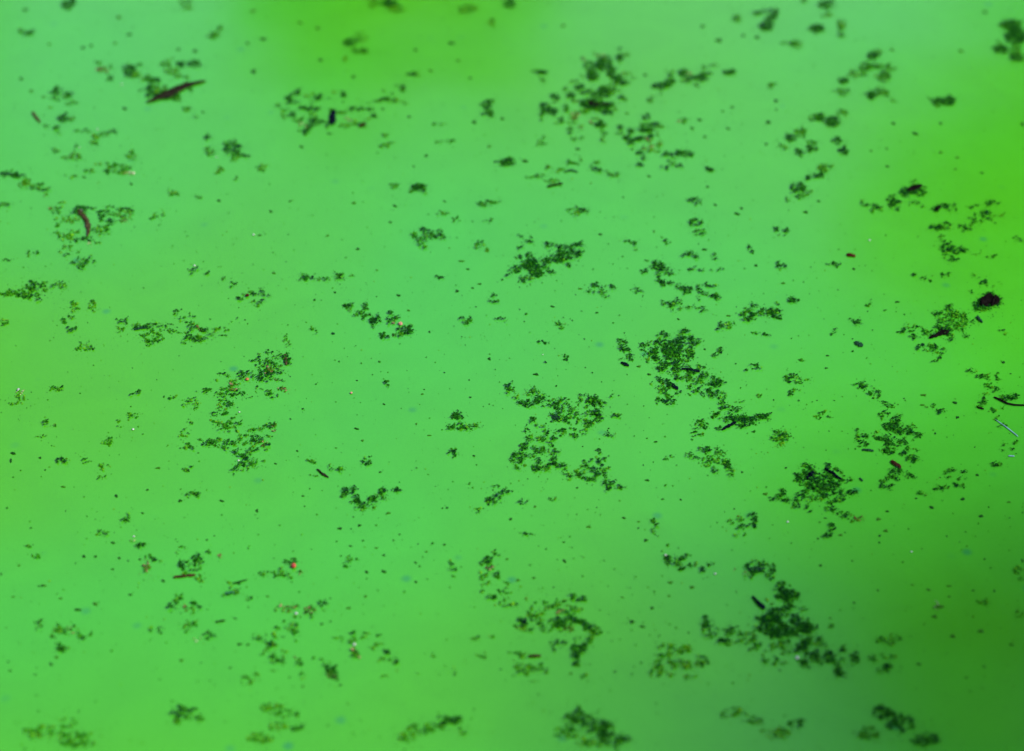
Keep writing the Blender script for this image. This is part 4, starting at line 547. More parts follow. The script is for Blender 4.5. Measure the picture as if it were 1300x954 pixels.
CRUMBS = """
A0 190 75 25 15;370 335 18 14 o;890 135 22 14 o;970 262 26 18;865 325 16 18 o;625 360 20 18;685 345 18 16;160 595 16 14;235 685 16 14 o;940 820 18 12;330 730 20 10 o
P1 520 455 12 9;548 770 9 7;915 840 10 8;745 208 11 9;815 215 14 9;1035 182 10 8;1060 300 14 16;1058 48 14 12 o;498 72 12 10 o;130 382 10 8 o;90 330 10 8;585 380 9 8;848 470 8 6
P2 30 165 16 12;258 120 12 10 o;185 97 12 8 o;270 252 12 9;408 322 12 8;817 182 15 13;667 210 10 8;845 255 11 9 o;895 328 9 7;730 297 10 8 o;640 490 9 8;712 652 10 9;660 697 7 6;912 512 12 12;530 457 8 6;305 560 9 7;190 615 11 7;580 862 12 7;562 930 10 6;142 843 8 6;405 807 7 5;410 850 12 8 o;62 885 9 8;445 758 7 5;1030 498 10 8;975 613 10 8 o;788 843 9 5;720 898 6 4;905 928 6 5
P3 865 170 20 13;797 112 12 9;1025 157 14 11;967 150 10 9;215 108 12 10 o;275 625 12 8;55 675 14 12;480 475 8 6 o;557 315 10 8;880 467 8 6;572 738 10 6;465 827 7 5;425 908 6 6;828 712 14 14;818 782 9 7;850 858 9 7;940 895 16 8;960 872 9 7;905 540 8 6
D 640 548 20 18;585 610 22 12;680 675 18 12;1215 405 18 18;1215 470 12 12;1155 565 20 18;1140 730 16 14;885 452 18 12;850 612 14 12;690 853 12 10 o;100 500 14 12 o
P4 18 513 13 11;50 423 10 10;540 517 11 8;632 560 15 10;738 517 9 8;738 638 10 8 o;515 697 9 7;447 632 8 7 o;513 623 7 6;228 842 9 7;175 888 14 8;925 52 12 10;823 215 12 9 o;535 210 10 9 o;1080 520 10 14;808 660 10 7 o;800 708 8 6 o;270 755 6 6;30 355 12 14 o
F 1165 515 9 8;25 720 16 10;590 565 7 6;628 547 8 7;485 675 8 6;110 695 7 6;160 735 8 8;985 0 20 10
G 1145 595 18 16;1200 680 12 10;350 142 20 9;255 205 18 6;128 212 8 6;155 122 8 6;180 728 10 8;420 660 8 7;312 625 7 6;540 915 18 12 o
K 950 790 16 12;545 190 22 13 o;780 245 20 14;800 358 16 14;410 230 10 9;635 480 14 6;930 580 10 8;850 345 6 5;1010 755 10 8 o;715 358 10 7
J 925 528 16 9;865 712 12 9;1140 432 9 14;1275 368 16 8;1255 500 18 16;465 72 8 7;165 205 14 8;460 582 14 9;575 708 20 14 o;205 768 10 8 o;425 935 12 12;1085 665 8 8;805 372 6 5;420 612 14 6;1050 478 8 6 o
P8 265 550 8 6;260 602 10 5;555 325 12 5;375 188 8 6;432 365 5 5;165 242 6 5;308 275 6 6;145 467 5 5;370 533 8 4;798 748 10 7;810 808 8 8;715 875 7 3;272 865 5 4;670 715 12 8 o;40 735 6 5;80 247 10 7 o;195 180 6 5 o
E 105 447 14 11;690 515 18 10 o;285 703 20 6;480 648 22 7;700 683 9 8;810 697 12 10;565 732 9 8;633 752 9 8;235 672 10 7;235 503 14 8;840 105 18 8;935 330 10 7;15 8 14 9;900 180 10 5;785 368 14 5 o;1010 272 12 10 o;655 560 8 6;632 530 6 6;935 772 9 7;1020 847 8 6;740 205 8 12 o
M 945 282 18 12;360 683 12 8;745 660 12 10 o;1150 415 14 12 o;1265 808 10 9;558 162 22 14;590 88 10 10;815 245 8 6 o;1035 258 6 6;860 305 14 7 o;180 25 10 16 o
R2 265 935 12 10;1130 882 22 6;1230 538 10 7;730 215 12 12;240 672 7 7;285 418 12 12 o;1070 500 6 5;405 920 10 8;80 82 8 4
R1 590 890 14 12;65 915 11 8;420 68 12 8;845 410 14 7;208 57 7 6;92 383 8 7 o
Q1 478 195 11 10;605 170 8 6;320 662 16 11;392 638 12 12 o;345 443 11 9;393 443 9 8;490 450 9 8;463 495 9 6;165 38 8 7;45 50 8 14;55 20 18 5;85 90 6 5;260 157 12 6 o;30 245 6 5;650 80 13 7 o;770 90 14 9;910 215 14 5;670 543 10 9;535 600 9 8;585 265 9 5;210 885 10 10;232 857 12 9 o;42 912 8 7;145 928 6 6;825 880 6 5;460 830 6 5;1020 410 6 5;985 803 14 7;1018 805 9 8;745 870 12 9 o;945 900 8 6;35 875 7 5;740 215 12 9;463 387 12 7;965 697 10 4;575 455 8 7;850 375 7 5;880 358 5 5;1055 255 8 12;1048 272 5 5;270 257 5 4;345 198 5 5;78 480 8 6 o;5 515 6 8;250 615 10 6 o;180 562 14 5 o;1020 650 5 4;590 540 5 5;55 608 10 5 o
L 642 312 16 14;708 293 10 7;1065 60 9 7;850 190 12 9 o;970 100 12 9 o;235 105 12 9 o;92 185 9 7;15 75 12 16 o;20 8 24 14;25 463 22 12;90 465 18 12 o;740 215 8 7 o;1265 70 10 8 o;780 770 20 12;500 780 14 14 o
H 598 168 15 18;1040 565 20 20;1105 595 20 14;927 888 12 12;400 280 11 6;293 295 10 12 o;595 45 14 7;575 15 8 10;483 803 7 9;1100 830 8 7;763 840 10 7;640 900 14 12 o;80 800 9 12 o;490 635 7 6;1005 575 6 8;960 678 7 6;175 800 6 6;325 665 5 5;370 193 6 6;735 770 6 4;225 155 12 10 o;975 405 12 8 o
Q2 98 315 6 5;193 195 7 6;345 328 14 8;425 316 10 8;495 315 7 5;510 97 9 5;525 438 9 7;455 507 11 9;525 505 14 9;655 468 7 7;672 483 7 5;657 548 9 7;700 423 7 6 o;773 395 8 7;725 390 8 4;500 582 5 4;450 607 9 7 o;380 655 12 8 o;388 400 10 4;495 408 8 6 o;875 145 8 4;765 245 8 4;785 243 8 4;80 62 8 5;895 30 10 5;1045 290 9 10;660 80 5 4;640 90 4 4;170 10 8 5;250 270 8 4 o;400 280 6 4;390 330 6 5;228 413 4 4;440 378 7 5 o;590 352 7 5;48 607 10 6 o;440 640 4 3;525 645 4 4;545 265 10 8 o;608 588 6 5 o
N 742 92 18 13;270 73 11 10;250 38 9 7 o;115 126 16 7;298 590 11 8;97 685 10 9;1020 594 9 7;808 656 7 6;635 908 14 9;930 62 8 10;1187 62 14 12;1220 402 7 6;972 362 8 12;1128 792 8 6;765 940 8 6;432 730 12 5;255 380 22 5;580 100 10 6 o;820 205 14 10 o;1280 182 8 6;1278 728 8 5;1290 855 8 6;338 488 8 6 o;1020 202 6 5 o;412 862 8 7 o;905 910 8 6 o
P6 425 105 12 6;375 140 7 5;885 188 10 5;935 250 12 5;905 267 8 5;860 155 14 5 o;975 563 9 10;1000 608 6 4;1018 660 5 4;330 285 7 7;245 318 9 4;825 948 14 10;840 280 10 9;890 652 5 4;895 725 6 4;975 752 6 4;950 762 4 5;335 935 7 4;145 815 6 4;670 835 6 8 o;250 880 4 8;195 772 8 4;445 905 9 7 o;725 883 10 4 o;420 855 14 4;75 205 10 6 o;725 450 6 8;860 470 5 4;15 47 12 5;300 48 8 6 o;505 193 8 5 o;695 710 8 5 o;1060 560 5 4
P7 100 628 16 6;185 677 6 5;355 370 7 6;290 363 5 5;573 628 9 9;215 390 5 4;252 403 6 4;450 380 6 4;695 397 8 5;800 490 5 5;470 455 4 4;905 383 10 6 o;1020 172 9 6;550 760 4 4;640 888 6 4;565 895 6 5;600 910 12 4;1010 868 12 4;805 525 4 4;60 375 10 3;370 43 10 6;530 595 14 3 o;375 660 5 3;425 412 5 3;140 578 10 3;955 685 6 4 o
Q3 460 285 12 6;618 208 10 5;693 210 8 5;660 153 6 5;550 377 12 9;945 97 7 6;575 655 10 9;650 550 16 7 o;555 130 13 6;593 162 5 4;630 152 9 3;580 55 6 4;1003 20 6 5 o;348 242 5 4;363 272 6 4;230 270 4 4;315 322 12 5 o;75 478 5 4;90 532 8 6 o;25 540 10 8 o;3 175 6 6;1045 158 6 5;1040 187 16 9 o;873 260 5 5;912 248 5 5;585 587 7 5 o;645 605 8 6 o;740 570 10 14 o;520 300 8 5 o;1060 213 6 6;95 238 8 7 o;410 790 6 5;530 880 6 5;605 768 7 4;675 735 6 5;395 565 4 4
I 120 102 14 12;65 140 18 12;15 100 14 25 o;928 105 13 13;280 825 7 8;633 875 7 9;330 550 10 7;1175 382 9 8;105 190 10 6;1165 420 6 5;655 750 22 14 o;1000 490 12 10 o
Q4 232 480 8 7;635 885 11 9;687 242 11 9;815 208 12 11;875 108 8 7;1015 805 9 8;370 633 7 7;903 895 7 6;468 582 8 5;505 258 9 6;750 360 6 4;828 342 6 5;1005 220 12 5 o;1010 322 5 5;593 330 5 5;570 467 7 5;858 583 9 5;945 585 6 9;890 278 14 10;880 310 5 5;325 825 14 12;500 338 12 10 o;470 290 12 10 o;1060 460 5 12;1008 285 6 5;1060 240 5 5;720 650 20 16 o;890 750 16 12 o;775 770 12 14 o;700 690 14 12 o;675 580 10 8 o;760 565 12 6 o;610 560 8 6 o;475 358 7 5;930 490 6 5;830 940 8 6;905 455 6 4;65 910 5 8;368 655 5 5;112 388 6 5;440 172 5 5;575 230 5 4;760 608 8 6 o
"""
KD = 1.08        # frond density factor
AF = 2.8e-6     # mean frond area, square metres
def clump_fronds(tile, spec, rd):
    """list of (x, y, z, radius, tone letter) for every frond of one clump"""
    ox, oy, s = TILES[tile]; out = []; pix = []
    for part in spec.split(';'):
        q = part.split(); tone = 'm'
        if q[-1].isalpha(): tone = q.pop()
        v = [float(k) for k in q]
        cx, cy, rx, ry = v[:4]; dens = v[4] if len(v) > 4 else .55
        cx, cy, rx, ry = ox+cx/s, oy+cy/s, rx/s, ry/s
        pix.append((cx, cy, rx*ry))
        c = at(cx, cy); a = at(cx+rx, cy); b_ = at(cx, cy+ry)
        area = pi*abs(a[0]-c[0])*abs(b_[1]-c[1])
        n_ = max(2, round(KD*dens*area/AF*(1.2 if cy < 240 else 1)*(1.25 if dens >= .84 else 1)))
        while n_ > 0:
            an = rd.uniform(0, 2*pi); rr = math.sqrt(rd.random())
            x, y = at(cx + rx*rr*cos(an), cy + ry*rr*sin(an))
            k = min(n_, rd.choice((1, 2, 3, 4, 5)))
            hd = rd.uniform(0, 2*pi)
            for i in range(k):
                rad = rd.choice((.0004, .0006, .0008, .0010, .0012, .0015, .0020))*rd.uniform(.85, 1.15)*(1.12 if tone == 'd' else 1)
                out.append((x, y, rd.uniform(.0003, .0028 if dens > .6 else .0012), rad, tone))
                hd += rd.gauss(0, 1.1); x += cos(hd)*rad*1.5; y += sin(hd)*rad*1.5
            n_ -= k
        for i in range(int(rd.random() + .28*KD*dens*area/AF)):      # loose bits round the edge
            x, y = at(cx + rx*rd.gauss(0, 1.0), cy + ry*rd.gauss(0, 1.1))
            out.append((x, y, .0003, rd.uniform(.0003, .0009), tone))
    W = sum(p[2] for p in pix)
    return out, (sum(p[0]*p[2] for p in pix)/W, sum(p[1]*p[2] for p in pix)/W)

TONE_WORD = {'d': 'dark green', 'm': 'green', 'o': 'olive', 'b': 'brownish', 'w': 'pale'}
pending = []            # (object, size word, tone word, pixel) that still need a label
landmarks = []          # (phrase, x, y)
for ln in CLUMPS.strip().splitlines():
    tile, label, spec = ln.split('|')
    fr, (px, py) = clump_fronds(tile, spec, rng)
    x0, y0 = at(px, py)
    root = bpy.data.objects.new('duckweed_clump', None); col.objects.link(root); root.location = (x0, y0, 0); root.empty_display_size = .02
    tag(root, label or None, 'duckweed', 'duckweed clumps adrift on the pond')
    V, F, C = [], [], []
    for x, y, z, rad, tone in fr: frond(V, F, C, x-x0, y-y0, z, rad, PAL[tone], rng)
    fronds_mesh('fronds', V, F, C, root)
    if label: continue
    cnt = {}
    for f_ in fr: cnt[f_[4]] = cnt.get(f_[4], 0)+1
    k = len(fr); sw = 'tiny tuft' if k < 14 else 'small tuft' if k < 40 else 'patch' if k < 110 else 'broad patch'
    pending.append((root, sw, TONE_WORD[max(cnt, key=cnt.get)], px, py))

# ------------------------------------------------------------------ debris among the plants: bark, twigs, petals, straws
def strip(name, label, cat, material, pts, widths, height, phrase=None, jit=.28, lift=.0006, group=None, n_=14, sides=9):
    """a solid strip along photo pixels, lying on the water: widths in pixels, height in metres"""
    rd = random.Random(name + label)
    P = []
    for i in range(n_+1):                      # resample
        t = i/n_*(len(pts)-1); k = min(int(t), len(pts)-2); f_ = t-k
        P.append((pts[k][0]*(1-f_)+pts[k+1][0]*f_, pts[k][1]*(1-f_)+pts[k+1][1]*f_, widths[k]*(1-f_)+widths[k+1]*f_))
    mx, my = P[n_//2][:2]; x0, y0 = at(mx, my)
    V, F = [], []
    for i, (px, py, wd) in enumerate(P):
        a = P[max(0, i-1)]; c = P[min(n_, i+1)]
        dx, dy = c[0]-a[0], c[1]-a[1]; L = math.hypot(dx, dy) or 1; nx, ny = -dy/L, dx/L
        endk = .55 if i in (0, n_) else 1
        h = height*.42*endk*rd.uniform(1-jit, 1+jit); wd *= endk
        j1, j2 = [max(.55, min(1.45, rd.gauss(1, jit))) for _ in '12']
        for k in range(sides):
            an = 2*pi*k/sides; u = cos(an)*wd*.38*(j1 if cos(an) > 0 else j2)
            x, y = at(px+nx*u, py+ny*u)
            V.append((x-x0, y-y0, lift + h*.5 + sin(an)*h*.5*rd.uniform(1-jit, 1+jit)))
    for i in range(n_):
        for k in range(sides):
            k2 = (k+1) % sides; F.append((i*sides+k, i*sides+k2, (i+1)*sides+k2, (i+1)*sides+k))
    F.append(tuple(range(sides))[::-1]); F.append(tuple(range(n_*sides, (n_+1)*sides)))
    o = mesh_obj(name, V, F, M[material], None, (x0, y0, 0), False)
    tag(o, label, cat, group)
    if phrase: landmarks.append((phrase, mx, my))
    return o
g = lambda tile, *xy: [(TILES[tile][0]+xy[i]/TILES[tile][2], TILES[tile][1]+xy[i+1]/TILES[tile][2]) for i in range(0, len(xy), 2)]

strip('bark_wedge', 'wedge of dark grey bark with a pointed tip in the upper left', 'bark', 'grey', g('P1', 612, 432, 660, 412, 720, 392, 770, 362, 812, 354, 862, 342), [3, 7, 15, 12, 5, 2.5], .007, 'the bark wedge', .25)
strip('curled_leaf', 'curled brown dead leaf with a white tip in the left duckweed ring', 'leaf', 'brown', g('A2', 585, 400, 620, 440, 652, 490, 668, 540, 655, 600), [7, 9, 8.5, 7.5, 3], .006, 'the curled brown leaf', .2)
strip('plant_scrap', 'navy square scrap in the broad mat at upper centre left', 'scrap', 'navy', g('Ct', 552, 355, 545, 420, 540, 465), [9, 12, 9], .005, 'the navy square scrap')
strip('plant_scrap', 'small black and red scrap just right of the navy square scrap', 'scrap', 'rust', g('Ct', 745, 488, 775, 465, 795, 462), [3, 4.5, 2.5], .004)
strip('bark_strip', 'black bark strip lying in the big blurred mass near the top', 'bark', 'bark', g('R3', 680, 575, 740, 585, 830, 592, 915, 582), [9, 9, 6, 3], .007, 'the top bark strip', .25)
strip('twig', 'short straight black stick below the big blurred mass near the top', 'twig', 'bark', g('P3', 146, 784, 212, 770), [2.8, 2.4], .004, 'the straight black stick')
strip('twig', 'short bent dark twig just above the short straight black stick', 'twig', 'leaf', g('P3', 218, 722, 245, 714, 275, 722), [2, 3, 2], .003)
strip('petal', 'tiny reddish brown petal near the left edge in the upper left', 'petal', 'brown', g('P1', 135, 470, 150, 492, 168, 515), [3, 4.5, 3], .004, 'the tiny upper left petal')
strip('seed_pod', 'black spindle-shaped seed pod in the upper right', 'seed pod', 'bark', g('F', 418, 138, 450, 128, 490, 116, 535, 104), [3, 8, 9, 4], .010, 'the black seed pod', .15)
strip('bark_chunk', 'small black chunk right of the black seed pod', 'bark', 'bark', g('F', 640, 292, 650, 275, 672, 258), [5, 7, 4], .006)
strip('petal', 'dark wine coloured scrap in the open water right of centre top', 'petal', 'wine', g('P8', 345, 128, 362, 132, 382, 136), [4, 5.5, 3], .004, 'the dark wine scrap')
strip('bark_lump', 'black ragged bark lump close to the right edge', 'bark', 'bark', g('G', 965, 165, 1000, 150, 1050, 125, 1090, 140, 1112, 150), [7, 15, 20, 17, 9], .012, 'the black bark lump', .2)
strip('twig', 'stubby dark twig just below the black bark lump', 'twig', 'leaf', g('G', 942, 255, 965, 275, 988, 298), [4, 4.5, 2.5], .005)
strip('bark_strip', 'brownish black bark strip across the dense mat near the right edge', 'bark', 'bark', g('G', 588, 414, 640, 398, 690, 372, 738, 372), [4, 6, 8, 7], .006, 'the right bark strip', .25)
strip('oval_leaf', 'single dark oval leaf floating on open water at right', 'leaf', 'leaf', g('G', 30, 444, 58, 460, 92, 474), [4, 7.5, 4], .004, 'the single dark oval leaf')
strip('twig', 'curved black twig running into the right edge', 'twig', 'bark', [(1261.5, 505), (1270, 509), (1279, 513.5), (1290, 515.5), (1308, 515.5)], [2, 2.8, 2.6, 2.2, 2], .004, 'the curved black twig', .08)
strip('twig', 'short dark twig left of the curved black twig', 'twig', 'bark', g('K', 945, 277, 970, 290, 1000, 298), [2, 2.4, 1.6], .003)
strip('straw', 'long pale blue straw slanting down near the right edge', 'straw', 'straw', g('K', 1085, 376, 1170, 435, 1255, 502), [.9, 1.5, 1.4], .002, 'the long pale blue straw', .06)
strip('straw', 'short pale blue straw bit near the right edge', 'straw', 'straw', g('K', 1182, 648, 1228, 650), [1.8, 1.6], .002, 'the short pale blue straw', .06)
strip('stick', 'purple-black stick in the spiky mat right of centre', 'twig', 'navy', g('R2', 868, 870, 920, 842, 985, 812), [3.5, 4.5, 3.5], .006, 'the purple-black stick')
strip('bark_strip', 'upper black bark strip in the largest sharp mat', 'bark', 'navy', g('R2', 540, 378, 590, 380, 640, 392, 690, 398), [2, 3.5, 4.5, 3], .005, 'the largest sharp mat', .2)
strip('bark_strip', 'lower slanting black bark strip in the largest sharp mat', 'bark', 'navy', g('R2', 445, 490, 475, 515, 515, 540), [4, 5.5, 4], .005, None, .2)
strip('bark_chip', 'small navy bark chip at the left end of the largest sharp mat', 'bark', 'navy', g('R2', 52, 326, 85, 338, 118, 352), [3, 5, 3], .004, None, .2)
strip('wood_chip', 'reddish brown wood chip on the open water at lower right', 'wood chip', 'rust', g('K', 300, 688, 335, 712, 376, 740), [4, 7, 5], .006, 'the reddish wood chip', .15)
strip('stick', 'dark stick with pale top in the scattered mat at right', 'twig', 'leaf', g('K', 85, 602, 130, 606, 172, 612), [3, 3.4, 2.6], .004, 'the pale-topped stick')
strip('stick', 'slim blue-black stick on the large round clump', 'twig', 'navy', g('J', 452, 215, 510, 250, 578, 298), [2, 4, 2], .008, 'the large round clump')
strip('plant_scrap', 'navy scrap on the upper left of the large round clump', 'scrap', 'navy', g('J', 320, 295, 345, 270, 372, 240), [5, 8, 6], .009, None, .25)
strip('bark_strip', 'navy and red bark strip above left of the largest dark mass', 'bark', 'navy', g('I', 430, 335, 460, 370, 490, 400, 522, 425), [3, 4.5, 7, 6], .007, 'the navy-red bark', .15)
strip('stick', 'reddish brown straight stick in the lower left', 'twig', 'rust', g('Q1', 712, 530, 755, 525, 803, 520), [3.5, 4, 3.2], .004, 'the red-brown stick')
strip('twig', 'short dark and yellow twig right of the lower left sprays', 'twig', 'bark', g('Q1', 885, 714, 925, 707), [2.6, 2], .003)
strip('twig', 'thin green stem slanting up below left of the red berry', 'twig', 'crumb', g('Q1', 955, 556, 1015, 540), [2.4, 1.5], .003)
strip('plant_scrap', 'teal scrap just under the thin green stem at lower left', 'scrap', 'teal', g('Q1', 925, 598, 960, 592), [4, 3], .003)
strip('twig', 'short forked brown twig left of the middle', 'twig', 'grey', g('Q2', 250, 86, 272, 105, 298, 120), [2, 3.4, 2.6], .004, 'the short brown twig')
strip('stick', 'short brick red stick at the bottom edge', 'twig', 'rust', g('H', 362, 792, 445, 788), [4, 3.6], .005, 'the brick red stick')
strip('stick', 'blurred navy stick at the left end of the bottom centre sprawl', 'twig', 'navy', g('H', 350, 545, 338, 575, 325, 608), [3, 4.5, 3], .006, 'the navy stick')
strip('leaf_scrap', 'brown leaf scrap at the right end of the dense left patch', 'leaf', 'brown', g('R4', 752, 112, 756, 145, 762, 182), [4, 8, 4], .005, 'the brown leaf scrap')
strip('leaf_scrap', 'pale grey leaf scrap near the left edge at mid height', 'leaf', 'pale', g('P5', 72, 698, 82, 690), [3, 2.2], .004)
strip('twig', 'black strand lying on the long ragged mat at left', 'twig', 'leaf', g('B', 238, 470, 285, 458, 340, 455), [2.4, 3, 2], .003, 'the black strand at left')
strip('leaf_rosette', 'dark square leaf rosette in the middle chain', 'leaf', 'leaf', g('R1', 390, 318, 420, 322, 452, 335), [5, 8.5, 5], .005, 'the dark leaf rosette', .3)
strip('dark_leaf', 'long dark leaf bar in the patch above the bottom right mass', 'leaf', 'leaf', g('O', 850, 552, 915, 552, 980, 535), [4, 6, 3], .006, 'the long dark leaf bar')
strip('dark_leaf', 'single slim dark leaf right of the large round clump', 'leaf', 'leaf', g('J', 715, 282, 740, 306), [3, 2], .003)

def lump(name, label, cat, material, x, y, d_px, squash=.8, seed=0, phrase=None, group=None, ds=1.0):
    """small irregular lump floating on the water"""
    rd = random.Random(seed); x0, y0 = at(x, y); r = d_px*.0005*ds
    V, F = [], []; nu, nv = 8, 5
    for j in range(nv+1):
        th = pi*j/nv
        for i in range(nu):
            k = rd.uniform(.7, 1.2) if 0 < j < nv else 1
            V.append((r*k*sin(th)*cos(2*pi*i/nu), r*k*sin(th)*sin(2*pi*i/nu), r*squash*(cos(th)*k + .8)))
    for j in range(nv):
        for i in range(nu):
            i2 = (i+1) % nu; F.append((j*nu+i, (j+1)*nu+i, (j+1)*nu+i2, j*nu+i2))
    o = mesh_obj(name, V, F, M[material], None, (x0, y0, .0005), True)
    tag(o, label, cat, group)
    if phrase: landmarks.append((phrase, x, y))
    return o
b0 = lump('berry', 'bright red berry floating at lower left', 'berry', 'red', 373, 720.5, 7, .8, 1, 'the red berry')
# its small dark calyx
cv, cf = [], []
for i in range(5):
    a = 2*pi*i/5; o_ = len(cv)
    cv += [(cos(a-.3)*.0008-.0022, sin(a-.3)*.0008+.0022, .0078), (cos(a)*.0026-.0022, sin(a)*.0026+.0022, .0084), (cos(a+.3)*.0008-.0022, sin(a+.3)*.0008+.0022, .0078), (-.0022, .0022, .0086)]
    cf += [(o_, o_+1, o_+3), (o_+1, o_+2, o_+3)]
mesh_obj('calyx', cv, cf, M['crumb_olive'], b0)
lump('petal', 'wine red crumpled petal in the small ring left of centre', 'petal', 'wine', 313.5, 376.5, 6, .6, 2, 'the wine red petal')
lump('petal', 'salmon pink petal in the fish-hook duckweed strand', 'petal', 'pink', 508.5, 412.5, 6.5, .6, 3, 'the salmon petal')
lump('petal', 'orange petal on the tall ragged mat at left', 'petal', 'orange', 313.5, 482.5, 5.5, .5, 4, 'the orange petal')
lump('petal', 'tiny faded pink petal alone on open water left of the middle', 'petal', 'pink', 446, 500, 3.6, .6, 5, 'the faded pink petal')
for i, (x, y, d, lab) in enumerate([
    (103, 268.5, 5.5, 'white seed husk at the tip of the curled brown leaf'),
    (124, 165, 4, 'pale seed husk, highest one at the upper left'),
    (101, 188, 3, 'pale seed husk just above the small olive tufts at upper left'),
    (275, 200.5, 3.5, 'pale seed husk in the spray below right of the bark wedge'),
    (155, 108, 4, 'pale seed husk left of the bark wedge'),
    (322, 299, 4.5, 'white seed husk alone on open water above the wine red petal'),
    (247, 338, 4, 'white seed husk above the thin duckweed arch at left'),
    (169, 546, 4.5, 'pale elongated seed husk left of the lowest left mat'),
    (170, 682, 4, 'white seed husk on open water in the lower left'),
    (303, 585.5, 4, 'white seed husk below the lowest left mat'),
    (376, 780, 5, 'white seed husk in the brown streak below the red berry'),
    (450, 819, 5.5, 'white seed husk near the bottom edge left of centre'),
    (845, 706, 4.5, 'white seed husk on the dark tuft at lower right of centre'),
    (908, 729.5, 4, 'bluish white husk on the arm left of the largest dark mass'),
    (1012, 836, 6, 'bluish white husk below the largest dark mass'),
    (1157, 701.5, 3.5, 'lone white husk on open water at lower right'),
    (1104, 306, 4, 'bluish husk on open water at upper right'),
    (689, 451, 2.5, 'tiny pale husk near the centre'),
    (304, 524, 3.5, 'pale husk in the lower part of the tall ragged mat'),
    (1000, 663.5, 4, 'faint bluish husk below the large round clump')]):
    lump('seed_husk', lab, 'seed husk', 'pale', x, y, d*.72, .5, 20+i, None, 'pale seed husks adrift')

# ------------------------------------------------------------------ labels of the remaining clumps, by the nearest findable thing
landmarks += [('the largest dark mass', 985, 795), ('the big top mass', 750, 115), ('the crisp two-lobed mat', 695, 330), ('the open dark ring', 965, 400),
              ('the top right corner mass', 1287, 45), ('the left duckweed chain', 30, 230), ('the dotted duckweed line', 412, 354), ('the upper left corner', 0, 0), ('the top edge centre', 560, 0),
              ('the bottom right corner', 1300, 865), ('the lower left corner', 0, 865), ('the left edge midpoint', 0, 480), ('the lower right edge', 1300, 690), ('the bottom olive ring', 347, 832)]
DIRS = ['right of', 'above right of', 'above', 'above left of', 'left of', 'below left of', 'below', 'below right of']
buckets = {}
for root, sw, tw, px, py in pending:
    ph, lx, ly = min(landmarks, key=lambda q: math.hypot(q[1]-px, q[2]-py))
    dx, dy = px-lx, ly-py
    d = DIRS[int(round(math.atan2(dy, dx)/(pi/4))) % 8]
    a, b_ = sw.rsplit(' ', 1) if ' ' in sw else ('', sw)
    buckets.setdefault((f'{a} {tw} duckweed {b_}'.strip(), d, ph), []).append((math.hypot(dx, dy), root))
ORD = ['closest', 'second closest', 'third closest', 'fourth closest', 'fifth closest', 'sixth closest', 'seventh closest', 'eighth closest']
def label_all(buckets):
    for (words_, d, ph), lst in buckets.items():
        lst.sort(key=lambda q: q[0])
        for i, (_, root) in enumerate(lst):
            root['label'] = (f'{words_} {d} {ph}' if len(lst) == 1 else f'{ORD[min(i, 7)]} {words_} {d} {ph}')
label_all(buckets)

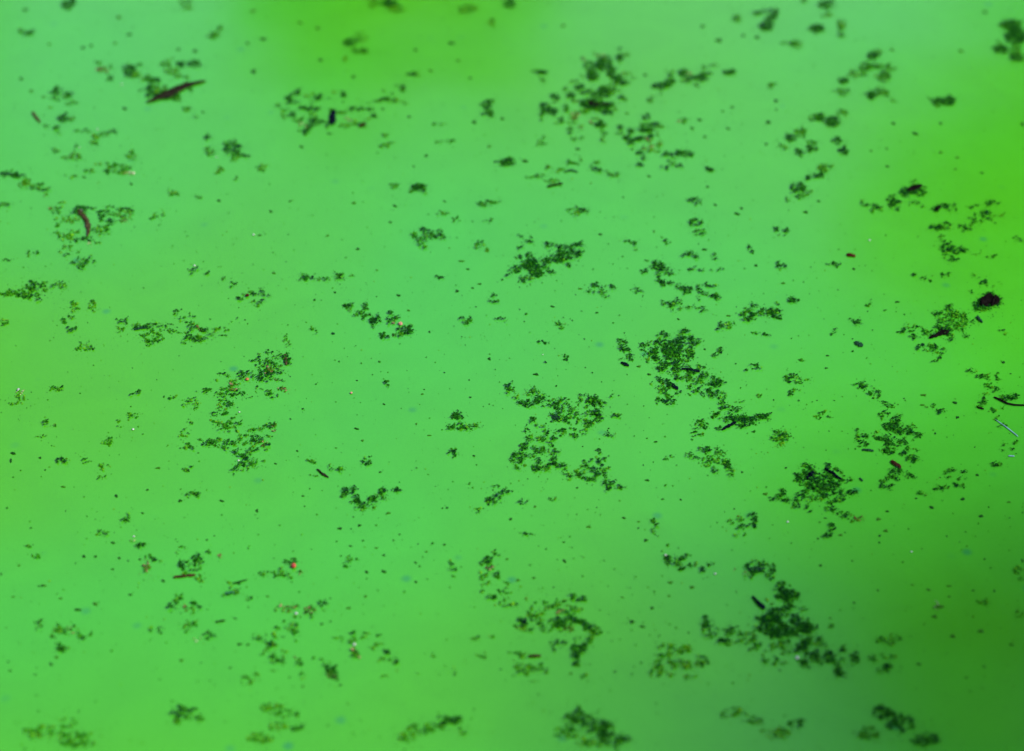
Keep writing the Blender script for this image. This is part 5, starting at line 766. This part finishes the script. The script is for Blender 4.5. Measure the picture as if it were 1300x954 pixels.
# ------------------------------------------------------------------ loose crumbs and dust
def crumb_mesh(seed, material):
    rd = random.Random(seed); k = 9; V = []; F = []
    lob = rd.choice((2, 3, 3)); ph = rd.uniform(0, 6)
    rim = []
    for i in range(k):
        a = 2*pi*i/k; r = .5*(1+.35*sin(lob*a+ph))*rd.uniform(.75, 1.15)
        rim.append((r*cos(a), r*sin(a)))
    for z, f_ in ((0, 1), (.22, .8)):
        for x, y in rim: V.append((x*f_, y*f_, z*rd.uniform(.7, 1.3)))
    V.append((0, 0, .32))
    for i in range(k):
        j = (i+1) % k
        F += [(i, j, k+j), (i, k+j, k+i), (k+i, k+j, 2*k)]
    me = bpy.data.meshes.new('plant_crumb'); me.from_pydata(V, [], F); me.materials.append(material); me.update()
    return me
CM = {'d': [crumb_mesh(i, M['crumb']) for i in range(7)], 'o': [crumb_mesh(20+i, M['crumb_olive']) for i in range(5)]}
items = []
for ln in CRUMBS.strip().splitlines():
    tile, rest = ln.split(' ', 1); ox, oy, s = TILES[tile]
    for it in rest.split(';'):
        q = it.split(); tone = 'o' if q[-1] == 'o' else 'd'
        x, y, wx, wy = [float(k) for k in q[:4]]
        items.append((ox+x/s, oy+y/s, 2*wx/s*.74, 2*wy/s*.74, tone))
items.sort(key=lambda q: -q[2]*q[3]); buckets = {}
for px, py, wx, wy, tone in items[:285]:
    x, y = at(px, py); a = at(px+wx, py); c = at(px, py+wy)
    o = bpy.data.objects.new('plant_crumb', rng.choice(CM[tone])); col.objects.link(o)
    o.location = (x, y, .0004); sx = abs(a[0]-x); sy = max(sx*.6, abs(c[1]-y)*.8)
    o.scale = (sx, sy, min(.004, .7*min(sx, sy)))
    tag(o, None, 'plant crumb', 'loose plant crumbs on open water')
    ph, lx, ly = min(landmarks, key=lambda q: math.hypot(q[1]-px, q[2]-py))
    d = DIRS[int(round(math.atan2(ly-py, px-lx)/(pi/4))) % 8]
    buckets.setdefault(('loose olive plant crumb' if tone == 'o' else 'loose dark green plant crumb', d, ph), []).append((math.hypot(px-lx, py-ly), o))
label_all(buckets)
V, F, C = [], [], []
def speck(x, y, rad, tones): frond(V, F, C, x, y, .0003, rad, tones, rng)
for px, py, wx, wy, tone in items[285:]:
    x, y = at(px, py); speck(x, y, .0005*wx, PAL['m' if tone == 'o' else 'd'])
for i in range(11500):                              # dust, in drifting streaks
    if rng.random() < .5 or i < 10: x, y = rng.uniform(-1.0, 1.0), rng.uniform(-.8, 1.2)
    else: x, y = x + rng.gauss(0, .035), y + rng.gauss(0, .022)
    speck(x, y, rng.choice((.0003, .0003, .0004, .0005, .0006, .0007, .0009, .0013)), PAL[rng.choice('dmmo')])
fronds_mesh('floating_specks', V, F, C, None)
tag(bpy.data.objects['floating_specks'], 'fine dark plant dust scattered over the green water', 'plant dust', kind='stuff')
